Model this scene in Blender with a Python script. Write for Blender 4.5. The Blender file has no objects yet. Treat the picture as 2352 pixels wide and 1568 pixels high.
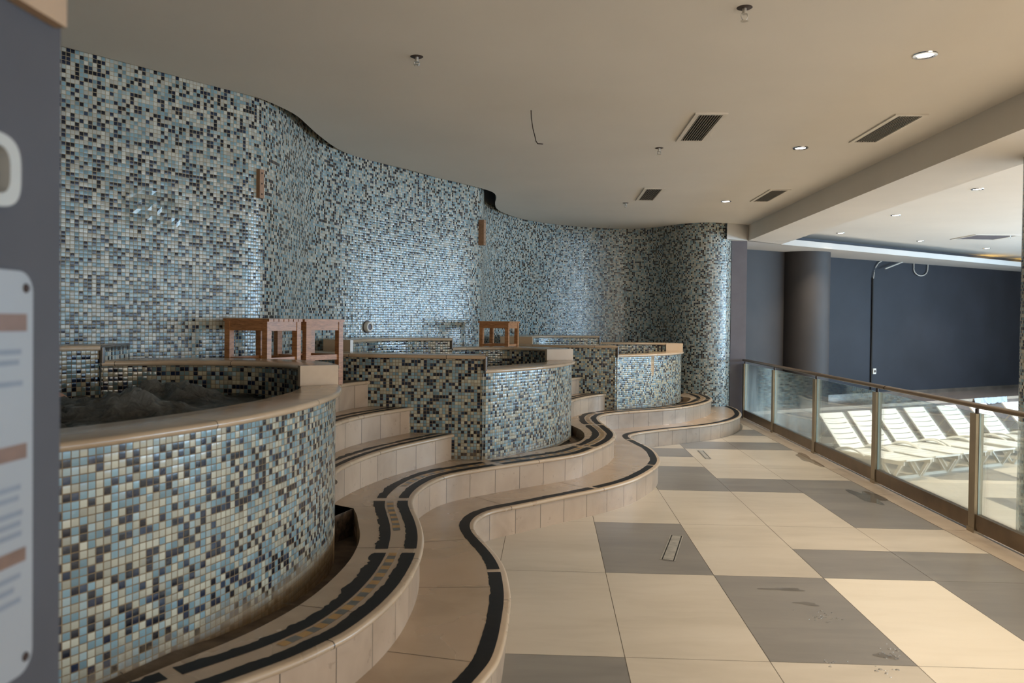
import bpy, bmesh, math, random
from mathutils import Vector, Matrix
from mathutils.geometry import tessellate_polygon

sc = bpy.context.scene
COL = sc.collection
random.seed(7)
PI = math.pi

# ------------------------------------------------------------------ camera
cam_d = bpy.data.cameras.new('camera')
cam = bpy.data.objects.new('camera', cam_d)
COL.objects.link(cam)
cam_d.sensor_width = 36.0
cam_d.lens = 28.0
cam_d.shift_y = -18.24 / 2352
rx = (0.99887988, 0.0459595, 0.01125678)      # right
dn = (0.01194249, -0.01467249, -0.99982103)   # down
fw = (-0.04578611, 0.99883554, -0.01520493)   # forward
cam.matrix_world = Matrix(((rx[0], -dn[0], -fw[0], 0.0), (rx[1], -dn[1], -fw[1], 0.0),
                           (rx[2], -dn[2], -fw[2], 1.6), (0, 0, 0, 1)))
cam_d.dof.use_dof = True
cam_d.dof.focus_distance = 7.5
cam_d.dof.aperture_fstop = 3.6
cam_d.clip_start = 0.05
sc.camera = cam

# ------------------------------------------------------------------ world, exposure
world = bpy.data.worlds.new('world')
sc.world = world
world.use_nodes = True
world.node_tree.nodes['Background'].inputs[0].default_value = (0.55, 0.72, 1.0, 1)
world.node_tree.nodes['Background'].inputs[1].default_value = 0.5
sc.view_settings.view_transform = 'Standard'
sc.view_settings.look = 'None'
sc.view_settings.gamma = 1.0
sc.view_settings.use_curve_mapping = False
sc.view_settings.exposure = 0.6
sc.cycles.use_denoising = True
sc.cycles.max_bounces = 8
sc.cycles.diffuse_bounces = 5
sc.cycles.glossy_bounces = 4
sc.cycles.transparent_max_bounces = 12
sc.cycles.caustics_reflective = False
sc.cycles.caustics_refractive = False
sc.cycles.sample_clamp_indirect = 4.0

# daylight entering by the windows in the right hand wall, plus an added fill behind
def area_light(name, loc, rot, sx, sy, power, color):
    l = bpy.data.lights.new(name, 'AREA')
    l.shape = 'RECTANGLE'
    l.size = sx
    l.size_y = sy
    l.energy = power
    l.color = color
    o = bpy.data.objects.new(name, l)
    COL.objects.link(o)
    o.location = loc
    o.rotation_euler = rot
    return o
WIN_X = 13.9
WINDOWS = [(-2.2, 2.8), (1.2, 2.8), (4.6, 2.8), (8.0, 2.8), (11.4, 2.8), (14.8, 2.8)]
WIN_W = 170
for wy, ww in WINDOWS:
    area_light('daylight_and_fill', (WIN_X - 0.12, wy, 1.75), (0, PI / 2, 0), 2.4, ww, WIN_W * (0.5 if wy < 6 else 1.5), (0.52, 0.76, 1.0))
FILL_BACK = area_light('daylight_and_fill', (7.6, -5.8, 1.75), (PI / 2, 0, 0), 9.0, 2.6, 260, (1.0, 0.93, 0.83))  # added fill lamp behind the camera; the back wall has no opening

# ------------------------------------------------------------------ helpers
def catmull(pts, step=0.03, sigma=0.0, closed=False):
    P = [Vector(p) for p in pts]
    n = len(P)
    dense = []
    rng = range(n) if closed else range(n - 1)
    for i in rng:
        if closed:
            a, b, c, d = P[(i - 1) % n], P[i], P[(i + 1) % n], P[(i + 2) % n]
        else:
            b, c = P[i], P[i + 1]
            a = P[i - 1] if i > 0 else b * 2 - c
            d = P[i + 2] if i + 2 < n else c * 2 - b
        t0 = 0.0
        t1 = t0 + max((b - a).length, 1e-5) ** 0.5
        t2 = t1 + max((c - b).length, 1e-5) ** 0.5
        t3 = t2 + max((d - c).length, 1e-5) ** 0.5
        for k in range(10):
            t = t1 + (t2 - t1) * k / 10
            A1 = a * ((t1 - t) / (t1 - t0)) + b * ((t - t0) / (t1 - t0))
            A2 = b * ((t2 - t) / (t2 - t1)) + c * ((t - t1) / (t2 - t1))
            A3 = c * ((t3 - t) / (t3 - t2)) + d * ((t - t2) / (t3 - t2))
            B1 = A1 * ((t2 - t) / (t2 - t0)) + A2 * ((t - t0) / (t2 - t0))
            B2 = A2 * ((t3 - t) / (t3 - t1)) + A3 * ((t - t1) / (t3 - t1))
            dense.append(B1 * ((t2 - t) / (t2 - t1)) + B2 * ((t - t1) / (t2 - t1)))
    dense.append(P[0].copy() if closed else P[-1].copy())
    out = resample(dense, step)
    if sigma > 0 and not closed:
        out = smooth(out, sigma / step)
    return out

def resample(pts, step):
    L = [0.0]
    for i in range(1, len(pts)):
        L.append(L[-1] + (pts[i] - pts[i - 1]).length)
    n = max(2, int(round(L[-1] / step)))
    out, j = [], 0
    for k in range(n + 1):
        s = L[-1] * k / n
        while j < len(L) - 2 and L[j + 1] < s:
            j += 1
        f = (s - L[j]) / max(L[j + 1] - L[j], 1e-9)
        out.append(pts[j].lerp(pts[j + 1], min(max(f, 0), 1)))
    return out

def smooth(pts, sig):
    r = int(sig * 3) + 1
    w = [math.exp(-0.5 * (k / sig) ** 2) for k in range(-r, r + 1)]
    n = len(pts)
    out = []
    for i in range(n):
        rr = min(r, i, n - 1 - i)
        acc = Vector((0, 0)); sw = 0
        for k in range(-rr, rr + 1):
            acc += pts[i + k] * w[k + r]; sw += w[k + r]
        out.append(acc / sw)
    return out

def arclen(pts):
    L = [0.0]
    for i in range(1, len(pts)):
        L.append(L[-1] + (pts[i] - pts[i - 1]).length)
    return L

def normals(pts):
    n = len(pts)
    out = []
    for i in range(n):
        t = pts[min(i + 1, n - 1)] - pts[max(i - 1, 0)]
        t.normalize()
        out.append(Vector((-t.y, t.x)))     # left of travel
    return out

def offset(pts, d):
    N = normals(pts)
    return [p + v * d for p, v in zip(pts, N)]

def even(pts, n):
    """polyline resampled to n points"""
    P = [Vector(p) for p in pts]
    L = arclen(P)
    out, j = [], 0
    for k in range(n):
        s = L[-1] * k / (n - 1)
        while j < len(L) - 2 and L[j + 1] < s:
            j += 1
        f = (s - L[j]) / max(L[j + 1] - L[j], 1e-9)
        out.append(P[j].lerp(P[j + 1], min(max(f, 0), 1)))
    return out

class MB:
    def __init__(s):
        s.v = []; s.f = []; s.uv = []; s.m = []
    def add(s, verts, faces, uvs=None, mat=0):
        b = len(s.v)
        s.v.extend([tuple(x) for x in verts])
        for i, f in enumerate(faces):
            s.f.append(tuple(b + k for k in f))
            s.m.append(mat)
            if uvs is None:
                s.uv.append([(verts[k][0], verts[k][1]) for k in f])
            else:
                s.uv.append([uvs[k] for k in f])
        return s
    def box(s, x0, x1, y0, y1, z0, z1, mat=0, M=None):
        vs = [Vector((x, y, z)) for x in (x0, x1) for y in (y0, y1) for z in (z0, z1)]
        if M is not None:
            vs = [M @ q for q in vs]
        fs = [(0, 1, 3, 2), (4, 6, 7, 5), (0, 4, 5, 1), (2, 3, 7, 6), (0, 2, 6, 4), (1, 5, 7, 3)]
        uv = [(v.x + v.y, v.z) for v in vs]
        return s.add(vs, fs, uv, mat)
    def bar(s, a, b, w, h, up=(0, 0, 1), mat=0, taper=1.0):
        a, b = Vector(a), Vector(b)
        d = (b - a); L = d.length; d.normalize()
        side = d.cross(Vector(up))
        if side.length < 1e-5:
            side = d.cross(Vector((1, 0, 0)))
        side.normalize()
        u = side.cross(d); u.normalize()
        vs = []
        for q, k in ((a, 1.0), (b, taper)):
            for sx, su in ((-1, -1), (1, -1), (1, 1), (-1, 1)):
                vs.append(q + side * (sx * w / 2 * k) + u * (su * h / 2 * k))
        fs = [(0, 1, 2, 3), (7, 6, 5, 4), (0, 4, 5, 1), (1, 5, 6, 2), (2, 6, 7, 3), (3, 7, 4, 0)]
        uv = [(0, 0), (w, 0), (w, h), (0, h), (L, 0), (L, w), (L, h), (L, w + h)]
        return s.add(vs, fs, uv, mat)
    def tube(s, pts, r, n=8, mat=0, cap=True):
        P = [Vector(p) for p in pts]
        rs = r if isinstance(r, (list, tuple)) else [r] * len(P)
        rings = []
        ref = Vector((0, 0, 1))
        for i, p in enumerate(P):
            t = P[min(i + 1, len(P) - 1)] - P[max(i - 1, 0)]
            t.normalize()
            if abs(t.dot(ref)) > 0.95:
                ref = Vector((1, 0, 0)) if abs(t.x) < 0.9 else Vector((0, 1, 0))
            a = t.cross(ref); a.normalize()
            b = t.cross(a)
            rings.append([p + (a * math.cos(2 * PI * k / n) + b * math.sin(2 * PI * k / n)) * rs[i] for k in range(n)])
        vs = [q for rg in rings for q in rg]
        fs = []
        for i in range(len(P) - 1):
            for k in range(n):
                k2 = (k + 1) % n
                fs.append((i * n + k, i * n + k2, (i + 1) * n + k2, (i + 1) * n + k))
        if cap:
            fs.append(tuple(range(n - 1, -1, -1)))
            fs.append(tuple((len(P) - 1) * n + k for k in range(n)))
        uv = [(0, 0)] * len(vs)
        return s.add(vs, fs, uv, mat)
    def lathe(s, prof, c, n=32, mat=0, axis='z', M=None):
        vs = []
        for (r, h) in prof:
            for k in range(n):
                a = 2 * PI * k / n
                q = Vector((r * math.cos(a), r * math.sin(a), h))
                if M is not None:
                    q = M @ q
                vs.append(q + Vector(c))
        fs = []
        for i in range(len(prof) - 1):
            for k in range(n):
                k2 = (k + 1) % n
                fs.append((i * n + k, i * n + k2, (i + 1) * n + k2, (i + 1) * n + k))
        R0 = max(p[0] for p in prof)
        uv = [(2 * PI * R0 * (j % n) / n, prof[j // n][1]) for j in range(len(vs))]
        s.add(vs, fs, uv, mat)
        # seam uv
        for fi in range(len(s.f) - len(fs), len(s.f)):
            u = s.uv[fi]
            if max(a for a, b in u) - min(a for a, b in u) > PI * R0:
                s.uv[fi] = [(a + (2 * PI * R0 if a < PI * R0 else 0), b) for a, b in u]
        return s
    def wall(s, pts, z0, z1, u0=0.0, mat=0, flip=False, nz=1):
        """vertical strip along a plan curve; z0/z1 may be lists; uv in metres"""
        L = arclen(pts)
        n = len(pts)
        za = z0 if isinstance(z0, (list, tuple)) else [z0] * n
        zb = z1 if isinstance(z1, (list, tuple)) else [z1] * n
        vs, uv, fs = [], [], []
        for i in range(n):
            for k in range(nz + 1):
                z = za[i] + (zb[i] - za[i]) * k / nz
                vs.append((pts[i].x, pts[i].y, z)); uv.append((u0 + L[i], z))
        m = nz + 1
        for i in range(n - 1):
            for k in range(nz):
                q = (i * m + k, (i + 1) * m + k, (i + 1) * m + k + 1, i * m + k + 1)
                fs.append(q[::-1] if flip else q)
        s.add(vs, fs, uv, mat)
        return L[-1] + u0
    def poly(s, pts, z, mat=0, down=False):
        P = [Vector((p[0], p[1], 0)) for p in pts]
        tris = tessellate_polygon([P])
        fs = []
        for t in tris:
            a, b, c = (P[k] for k in t)
            up = (b - a).cross(c - a).z > 0
            fs.append(tuple(t) if up != down else tuple(reversed(t)))
        s.add([(p.x, p.y, z) for p in P], fs, [(p.x, p.y) for p in P], mat)
        return s
    def ribbon(s, A, B, z, t=0.03, mat=0, nb=6, caps=True, round_a=True, round_b=True):
        """coping between plan polylines A (outer) and B (inner), same count, bull-nosed long edges"""
        n = len(A)
        LA = arclen(A)
        vs, uv, m = [], [], 0
        for i in range(n):
            w = B[i] - A[i]
            W = w.length
            w = w / max(W, 1e-6)
            prof = []
            r = t / 2
            if round_a:
                for k in range(nb + 1):
                    a = -PI / 2 - PI * k / nb
                    prof.append((r + r * math.cos(a), r * math.sin(a)))
            else:
                prof += [(0, -r), (0, r)]
            if round_b:
                for k in range(nb + 1):
                    a = PI / 2 - PI * k / nb
                    prof.append((W - r + r * math.cos(a), r * math.sin(a)))
            else:
                prof += [(W, r), (W, -r)]
            m = len(prof)
            for (d, h) in prof:
                q = A[i] + w * d
                vs.append((q.x, q.y, z - r + h)); uv.append((LA[i], d))
        fs = []
        for i in range(n - 1):
            for k in range(m):
                k2 = (k + 1) % m
                fs.append((i * m + k, (i + 1) * m + k, (i + 1) * m + k2, i * m + k2))
        if caps:
            fs.append(tuple(range(m)))
            fs.append(tuple((n - 1) * m + k for k in range(m - 1, -1, -1)))
        s.add(vs, fs, uv, mat)
        return s
    def build(s, name, mats, parent=None, smooth=False, loc=None):
        me = bpy.data.meshes.new(name)
        off = Vector(loc) if loc is not None else Vector((0, 0, 0))
        me.from_pydata([tuple(Vector(v) - off) for v in s.v], [], s.f)
        if not isinstance(mats, (list, tuple)):
            mats = [mats]
        for mt in mats:
            me.materials.append(mt)
        me.polygons.foreach_set('material_index', s.m)
        uvl = me.uv_layers.new(name='uv')
        flat = [c for f in s.uv for q in f for c in q]
        uvl.data.foreach_set('uv', flat)
        if smooth:
            me.polygons.foreach_set('use_smooth', [True] * len(me.polygons))
            try:
                me.set_sharp_from_angle(angle=math.radians(38))
            except Exception:
                pass
        me.update()
        o = bpy.data.objects.new(name, me)
        COL.objects.link(o)
        if parent is not None:
            o.parent = parent
        if loc is not None:
            o.location = loc
        return o

def tag(o, label=None, cat=None, group=None, kind=None):
    if label: o['label'] = label
    if cat: o['category'] = cat
    if group: o['group'] = group
    if kind: o['kind'] = kind
    return o

def empty(name, loc=(0, 0, 0), rz=0.0):
    o = bpy.data.objects.new(name, None)
    COL.objects.link(o)
    o.location = loc
    o.rotation_euler = (0, 0, rz)
    o.empty_display_size = 0.1
    return o

def copy_tree(o, parent=None):
    c = o.copy()
    COL.objects.link(c)
    if parent is not None:
        c.parent = parent
    for ch in list(o.children):
        copy_tree(ch, c)
    return c

# ------------------------------------------------------------------ materials
class NT:
    def __init__(s, name):
        s.mat = bpy.data.materials.new(name)
        s.mat.use_nodes = True
        s.t = s.mat.node_tree
        s.b = s.t.nodes['Principled BSDF']
        s.out = s.t.nodes['Material Output']
    def n(s, typ, **kw):
        nd = s.t.nodes.new(typ)
        for k, v in kw.items():
            if k.startswith('i_'):
                key = k[2:]
                nd.inputs[int(key) if key.isdigit() else key].default_value = v
            else:
                setattr(nd, k, v)
        return nd
    def l(s, a, b):
        s.t.links.new(a, b)
    def math(s, op, a, b=None, clamp=False):
        nd = s.n('ShaderNodeMath', operation=op, use_clamp=clamp)
        for i, x in enumerate((a, b)):
            if x is None: continue
            if isinstance(x, (int, float)): nd.inputs[i].default_value = x
            else: s.l(x, nd.inputs[i])
        return nd.outputs[0]
    def mix(s, fac, a, b):
        nd = s.n('ShaderNodeMix', data_type='RGBA')
        for k, x in ((0, fac), (6, a), (7, b)):
            if isinstance(x, (int, float)): nd.inputs[k].default_value = x
            elif isinstance(x, tuple): nd.inputs[k].default_value = x if len(x) == 4 else x + (1,)
            else: s.l(x, nd.inputs[k])
        return nd.outputs[2]
    def ramp(s, fac, stops, interp='LINEAR'):
        nd = s.n('ShaderNodeValToRGB')
        cr = nd.color_ramp
        cr.interpolation = interp
        while len(cr.elements) > 1:
            cr.elements.remove(cr.elements[-1])
        for i, (p, c) in enumerate(stops):
            e = cr.elements[0] if i == 0 else cr.elements.new(p)
            e.position = p
            e.color = tuple(c) + (1,) if len(c) == 3 else c
        s.l(fac, nd.inputs[0])
        return nd.outputs[0]
    def noise(s, vec, scale, detail=3.0, rough=0.55, dist=0.0):
        nd = s.n('ShaderNodeTexNoise')
        nd.inputs['Scale'].default_value = scale
        nd.inputs['Detail'].default_value = detail
        nd.inputs['Roughness'].default_value = rough
        nd.inputs['Distortion'].default_value = dist
        if vec is not None: s.l(vec, nd.inputs['Vector'])
        return nd
    def set(s, **kw):
        for k, v in kw.items():
            s.b.inputs[k.replace('_', ' ')].default_value = v

def simple(name, col, rough=0.5, metal=0.0, noise=0.0, nscale=8.0, bump=0.0, spec=0.5, coat=0.0):
    m = NT(name)
    m.set(Roughness=rough, Metallic=metal)
    m.b.inputs['Specular IOR Level'].default_value = spec
    if coat:
        m.b.inputs['Coat Weight'].default_value = coat
    geo = m.n('ShaderNodeNewGeometry')
    nz = m.noise(geo.outputs['Position'], nscale, 4)
    lo = tuple(c * (1 - noise) for c in col); hi = tuple(min(1, c * (1 + noise)) for c in col)
    m.l(m.ramp(nz.outputs['Fac'], [(0.3, lo), (0.7, hi)]), m.b.inputs['Base Color'])
    if bump:
        bp = m.n('ShaderNodeBump')
        bp.inputs['Strength'].default_value = bump
        bp.inputs['Distance'].default_value = 0.01
        m.l(nz.outputs['Fac'], bp.inputs['Height'])
        m.l(bp.outputs[0], m.b.inputs['Normal'])
    return m.mat

P_TILE = 0.0267
def mosaic(name, white=(0.46, 0.465, 0.415), grout=(0.30, 0.245, 0.15), pale=(0.20, 0.32, 0.37), dirt=0.0, z_dirt=0.4, patch=None, seed=0.0, rough=0.2, tilt=0.09, pillow=0.12):
    m = NT(name)
    uv = m.n('ShaderNodeUVMap')
    sc_ = m.n('ShaderNodeVectorMath', operation='SCALE')
    sc_.inputs['Scale'].default_value = 1.0 / P_TILE
    m.l(uv.outputs[0], sc_.inputs[0])
    add = m.n('ShaderNodeVectorMath', operation='ADD')
    add.inputs[1].default_value = (seed, seed * 0.5, 0)
    m.l(sc_.outputs[0], add.inputs[0])
    fl = m.n('ShaderNodeVectorMath', operation='FLOOR')
    m.l(add.outputs[0], fl.inputs[0])
    fr = m.n('ShaderNodeVectorMath', operation='FRACTION')
    m.l(add.outputs[0], fr.inputs[0])
    wn = m.n('ShaderNodeTexWhiteNoise', noise_dimensions='2D')
    m.l(fl.outputs[0], wn.inputs['Vector'])
    off = m.n('ShaderNodeVectorMath', operation='ADD')
    off.inputs[1].default_value = (137.3, 71.9, 0)
    m.l(fl.outputs[0], off.inputs[0])
    wn2 = m.n('ShaderNodeTexWhiteNoise', noise_dimensions='2D')
    m.l(off.outputs[0], wn2.inputs['Vector'])
    navy = (0.004, 0.006, 0.013)
    col = m.ramp(wn.outputs['Value'], [(0.0, navy), (0.15, (0.008, 0.014, 0.035)), (0.25, (0.02, 0.038, 0.072)),
                                       (0.29, pale), (0.44, tuple(c * 0.78 for c in pale)), (0.57, (0.29, 0.37, 0.38)), (0.66, white),
                                       (0.86, tuple(c * 0.82 for c in white))], 'CONSTANT')
    # small brightness change from tile to tile
    br = m.math('MULTIPLY_ADD', wn2.outputs['Value'], 0.28)
    br.node.inputs[2].default_value = 0.82
    vs = m.n('ShaderNodeVectorMath', operation='SCALE')
    m.l(col, vs.inputs[0]); m.l(br, vs.inputs['Scale'])
    sep = m.n('ShaderNodeSeparateXYZ')
    m.l(fr.outputs[0], sep.inputs[0])
    g = 0.135
    def edge(o):
        a = m.math('ABSOLUTE', m.math('SUBTRACT', o, 0.5))
        return m.math('GREATER_THAN', a, 0.5 - g / 2)
    gm = m.math('MAXIMUM', edge(sep.outputs['X']), edge(sep.outputs['Y']))
    geo = m.n('ShaderNodeNewGeometry')
    gn = m.noise(geo.outputs['Position'], 3.0, 3)
    gcol = m.ramp(gn.outputs['Fac'], [(0.3, tuple(c * 0.75 for c in grout)), (0.7, grout)])
    fin = m.mix(gm, vs.outputs[0], gcol)
    rgh = m.math('MULTIPLY_ADD', gm, 0.6)
    rgh.node.inputs[2].default_value = rough
    uvs = m.n('ShaderNodeSeparateXYZ')
    m.l(uv.outputs[0], uvs.inputs[0])
    if dirt:
        dn_ = m.noise(geo.outputs['Position'], 6.0, 5, 0.65)
        h = m.math('SUBTRACT', m.math('MULTIPLY_ADD', dn_.outputs['Fac'], 0.34), m.math('SUBTRACT', uvs.outputs['Y'], z_dirt + 0.05))
        h.node.inputs[0].links[0].from_node.inputs[2].default_value = -0.10
        dm = m.math('MULTIPLY', h, 9.0, True)
        dm = m.math('MULTIPLY', dm, dirt)
        fin = m.mix(dm, fin, (0.20, 0.135, 0.070))
        rgh = m.math('MAXIMUM', rgh, m.math('MULTIPLY', dm, 0.8))
    if patch:                                  # places where the tiles have come off
        pm = None
        for (u0, u1, v0, v1) in patch:
            a = m.math('MULTIPLY', m.math('GREATER_THAN', uvs.outputs['X'], u0), m.math('LESS_THAN', uvs.outputs['X'], u1))
            b = m.math('MULTIPLY', m.math('GREATER_THAN', uvs.outputs['Y'], v0), m.math('LESS_THAN', uvs.outputs['Y'], v1))
            q = m.math('MULTIPLY', a, b)
            pm = q if pm is None else m.math('MAXIMUM', pm, q)
        pn = m.noise(geo.outputs['Position'], 22.0, 4)
        pc = m.ramp(pn.outputs['Fac'], [(0.3, (0.22, 0.135, 0.065)), (0.55, (0.42, 0.30, 0.18)), (0.75, (0.5, 0.38, 0.25))])
        wv = m.n('ShaderNodeTexWave', bands_direction='Y')
        wv.inputs['Scale'].default_value = 38.0
        m.l(uv.outputs[0], wv.inputs['Vector'])
        pc = m.mix(m.math('MULTIPLY', wv.outputs['Fac'], 0.35), pc, (0.52, 0.41, 0.28))
        fin = m.mix(pm, fin, pc)
        rgh = m.math('MAXIMUM', rgh, m.math('MULTIPLY', pm, 0.85))
    m.l(fin, m.b.inputs['Base Color'])
    m.l(rgh, m.b.inputs['Roughness'])
    # every tile is set at a slightly different angle
    cen = m.n('ShaderNodeVectorMath', operation='SUBTRACT')
    cen.inputs[1].default_value = (0.5, 0.5, 0.5)
    m.l(wn2.outputs['Color'], cen.inputs[0])
    tl = m.n('ShaderNodeVectorMath', operation='SCALE')
    tl.inputs['Scale'].default_value = tilt
    m.l(cen.outputs[0], tl.inputs[0])
    bp = m.n('ShaderNodeBump')
    bp.inputs['Strength'].default_value = 0.5
    bp.inputs['Distance'].default_value = 0.0015
    m.l(m.math('SUBTRACT', 1.0, gm), bp.inputs['Height'])
    nadd = m.n('ShaderNodeVectorMath', operation='ADD')
    m.l(bp.outputs[0], nadd.inputs[0]); m.l(tl.outputs[0], nadd.inputs[1])
    tan = m.n('ShaderNodeTangent', direction_type='UV_MAP', uv_map='uv')
    tu = m.n('ShaderNodeVectorMath', operation='SCALE')
    m.l(tan.outputs[0], tu.inputs[0])
    m.l(m.math('MULTIPLY', m.math('SUBTRACT', sep.outputs['X'], 0.5), pillow), tu.inputs['Scale'])
    cz = m.n('ShaderNodeCombineXYZ')
    m.l(m.math('MULTIPLY', m.math('SUBTRACT', sep.outputs['Y'], 0.5), pillow * 1.6), cz.inputs['Z'])
    n3 = m.n('ShaderNodeVectorMath', operation='ADD')
    m.l(tu.outputs[0], n3.inputs[0]); m.l(cz.outputs[0], n3.inputs[1])
    n4 = m.n('ShaderNodeVectorMath', operation='ADD')
    m.l(nadd.outputs[0], n4.inputs[0]); m.l(n3.outputs[0], n4.inputs[1])
    nn = m.n('ShaderNodeVectorMath', operation='NORMALIZE')
    m.l(n4.outputs[0], nn.inputs[0])
    m.l(nn.outputs[0], m.b.inputs['Normal'])
    m.b.inputs['Specular IOR Level'].default_value = 0.6
    return m.mat

def marble(name, c0, c1, c2, rough=0.28, joint=0.0, jw=0.004, vein=1.0, stretch=(1, 1, 1), jcol=(0.09, 0.065, 0.045), stain=0.0, spec=0.5):
    m = NT(name)
    geo = m.n('ShaderNodeNewGeometry')
    mp = m.n('ShaderNodeMapping')
    mp.inputs['Scale'].default_value = stretch
    m.l(geo.outputs['Position'], mp.inputs['Vector'])
    n1 = m.noise(mp.outputs[0], 1.5, 4, 0.5, 0.6)
    n2 = m.noise(mp.outputs[0], 5.0, 4, 0.55, 0.8)
    f = m.math('ADD', m.math('MULTIPLY', n1.outputs['Fac'], 0.65), m.math('MULTIPLY', n2.outputs['Fac'], 0.35))
    col = m.ramp(f, [(0.30, c0), (0.5, c1), (0.72, c2)])
    if joint:
        uv = m.n('ShaderNodeUVMap')
        sp = m.n('ShaderNodeSeparateXYZ')
        m.l(uv.outputs[0], sp.inputs[0])
        k = m.math('DIVIDE', sp.outputs['X'], joint)
        fr = m.math('FRACT', k)
        jm = m.math('LESS_THAN', fr, jw / joint)
        cell = m.n('ShaderNodeTexWhiteNoise', noise_dimensions='1D')
        m.l(m.math('FLOOR', k), cell.inputs['W'])
        b = m.math('MULTIPLY_ADD', cell.outputs['Value'], 0.16)
        b.node.inputs[2].default_value = 0.92
        sv = m.n('ShaderNodeVectorMath', operation='SCALE')
        m.l(col, sv.inputs[0]); m.l(b, sv.inputs['Scale'])
        col = m.mix(jm, sv.outputs[0], jcol)
    if stain:
        n3 = m.noise(geo.outputs['Position'], 14.0, 5, 0.7)
        sm = m.math('MULTIPLY', m.math('GREATER_THAN', n3.outputs['Fac'], 0.64), stain)
        col = m.mix(sm, col, (0.12, 0.08, 0.05))
    m.l(col, m.b.inputs['Base Color'])
    rr = m.math('MULTIPLY_ADD', n1.outputs['Fac'], 0.08)
    rr.node.inputs[2].default_value = rough - 0.04
    m.l(rr, m.b.inputs['Roughness'])
    m.b.inputs['Specular IOR Level'].default_value = spec
    return m.mat

M = {}
M['mosaic'] = mosaic('glass_mosaic_wall')
M['mosaic_tub'] = mosaic('glass_mosaic_tub', white=(0.45, 0.44, 0.35), grout=(0.20, 0.135, 0.065), dirt=0.85, z_dirt=0.40, seed=31.0, rough=0.2,
                         patch=[(3.03, 3.30, 0.2, 0.47), (3.19, 3.62, 0.2, 0.50), (3.30, 3.62, 0.2, 0.53)])
M['mosaic_tub2'] = mosaic('glass_mosaic_middle_tub', white=(0.45, 0.43, 0.33), grout=(0.21, 0.145, 0.072), dirt=0.6, z_dirt=0.40, seed=57.0, rough=0.2)
M['mosaic_tub3'] = mosaic('glass_mosaic_far_tub', white=(0.47, 0.43, 0.30), grout=(0.21, 0.145, 0.072), dirt=0.5, z_dirt=0.42, seed=83.0, rough=0.2,
                          patch=[(2.72, 2.80, 0.93, 1.16), (2.735, 2.79, 0.87, 1.16)])
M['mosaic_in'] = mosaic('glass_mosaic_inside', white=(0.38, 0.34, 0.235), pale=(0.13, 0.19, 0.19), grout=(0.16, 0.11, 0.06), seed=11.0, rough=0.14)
M['riser'] = marble('marble_riser', (0.344, 0.252, 0.178), (0.447, 0.336, 0.244), (0.516, 0.4, 0.296), rough=0.33, joint=0.265, jw=0.005, stain=0.25)
M['nosing'] = marble('marble_nosing', (0.396, 0.288, 0.192), (0.482, 0.36, 0.244), (0.533, 0.408, 0.289), rough=0.28, joint=1.05, jw=0.006)
M['tread'] = marble('marble_tread', (0.344, 0.248, 0.167), (0.43, 0.32, 0.222), (0.482, 0.368, 0.263), rough=0.27)
M['coping'] = marble('marble_coping', (0.353, 0.25, 0.158), (0.437, 0.32, 0.209), (0.496, 0.374, 0.259), rough=0.2, joint=0.85, jw=0.005)
M['block'] = marble('marble_block', (0.37, 0.261, 0.158), (0.462, 0.335, 0.216), (0.504, 0.382, 0.259), rough=0.3)
M['joint'] = simple('joint_filler', (0.10, 0.075, 0.05), 0.9, noise=0.3)
M['black'] = simple('black_inlay', (0.009, 0.008, 0.008), 0.45, noise=0.3, nscale=30, spec=0.15)
M['mud'] = simple('gutter_mud', (0.105, 0.075, 0.050), 0.8, noise=0.5, nscale=9, bump=0.6)
M['rubble'] = simple('gutter_concrete', (0.075, 0.05, 0.032), 0.9, noise=0.75, nscale=24, bump=1.0)
M['slab_light'] = marble('floor_slab_light', (0.43, 0.38, 0.31), (0.50, 0.445, 0.37), (0.55, 0.495, 0.42), rough=0.33, stretch=(0.55, 1.9, 1))
M['slab_grey'] = marble('floor_slab_grey', (0.165, 0.155, 0.145), (0.205, 0.19, 0.175), (0.25, 0.235, 0.21), rough=0.33, stretch=(0.5, 2.2, 1))
M['slab_white'] = marble('floor_slab_cream', (0.64, 0.57, 0.46), (0.70, 0.63, 0.52), (0.74, 0.67, 0.56), rough=0.33, stretch=(0.55, 1.9, 1))
M['border'] = marble('floor_border', (0.32, 0.26, 0.20), (0.40, 0.33, 0.26), (0.47, 0.39, 0.31), rough=0.35, stretch=(1, 1.5, 1))
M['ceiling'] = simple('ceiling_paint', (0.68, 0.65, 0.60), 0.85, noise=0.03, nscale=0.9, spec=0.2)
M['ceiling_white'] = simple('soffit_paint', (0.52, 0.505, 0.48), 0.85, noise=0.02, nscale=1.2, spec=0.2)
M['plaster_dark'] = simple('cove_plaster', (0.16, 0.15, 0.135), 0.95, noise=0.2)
M['wall_blue'] = simple('dark_blue_grey_paint', (0.016, 0.017, 0.022), 0.62, noise=0.25, nscale=1.1, spec=0.3)
M['wall_brown'] = simple('dark_grey_brown_paint', (0.034, 0.030, 0.029), 0.62, noise=0.12, nscale=1.6, spec=0.35)
M['pillar'] = simple('grey_violet_paint', (0.060, 0.060, 0.070), 0.6, noise=0.08, nscale=4, spec=0.3)
M['pier'] = simple('grey_pier_paint', (0.16, 0.15, 0.17), 0.6, noise=0.1, nscale=3, spec=0.3)
M['wood'] = None
M['steel'] = simple('bronze_aluminium', (0.30, 0.245, 0.17), 0.34, metal=0.75, noise=0.12, nscale=5)
M['rail_dark'] = simple('dark_bronze_rail', (0.14, 0.095, 0.055), 0.30, metal=0.6, noise=0.15, nscale=6)
M['plastic'] = simple('white_plastic', (0.80, 0.78, 0.72), 0.3, noise=0.03, coat=0.2)
M['plastic_leg'] = simple('white_plastic_legs', (0.60, 0.57, 0.50), 0.4, noise=0.05)
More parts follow.
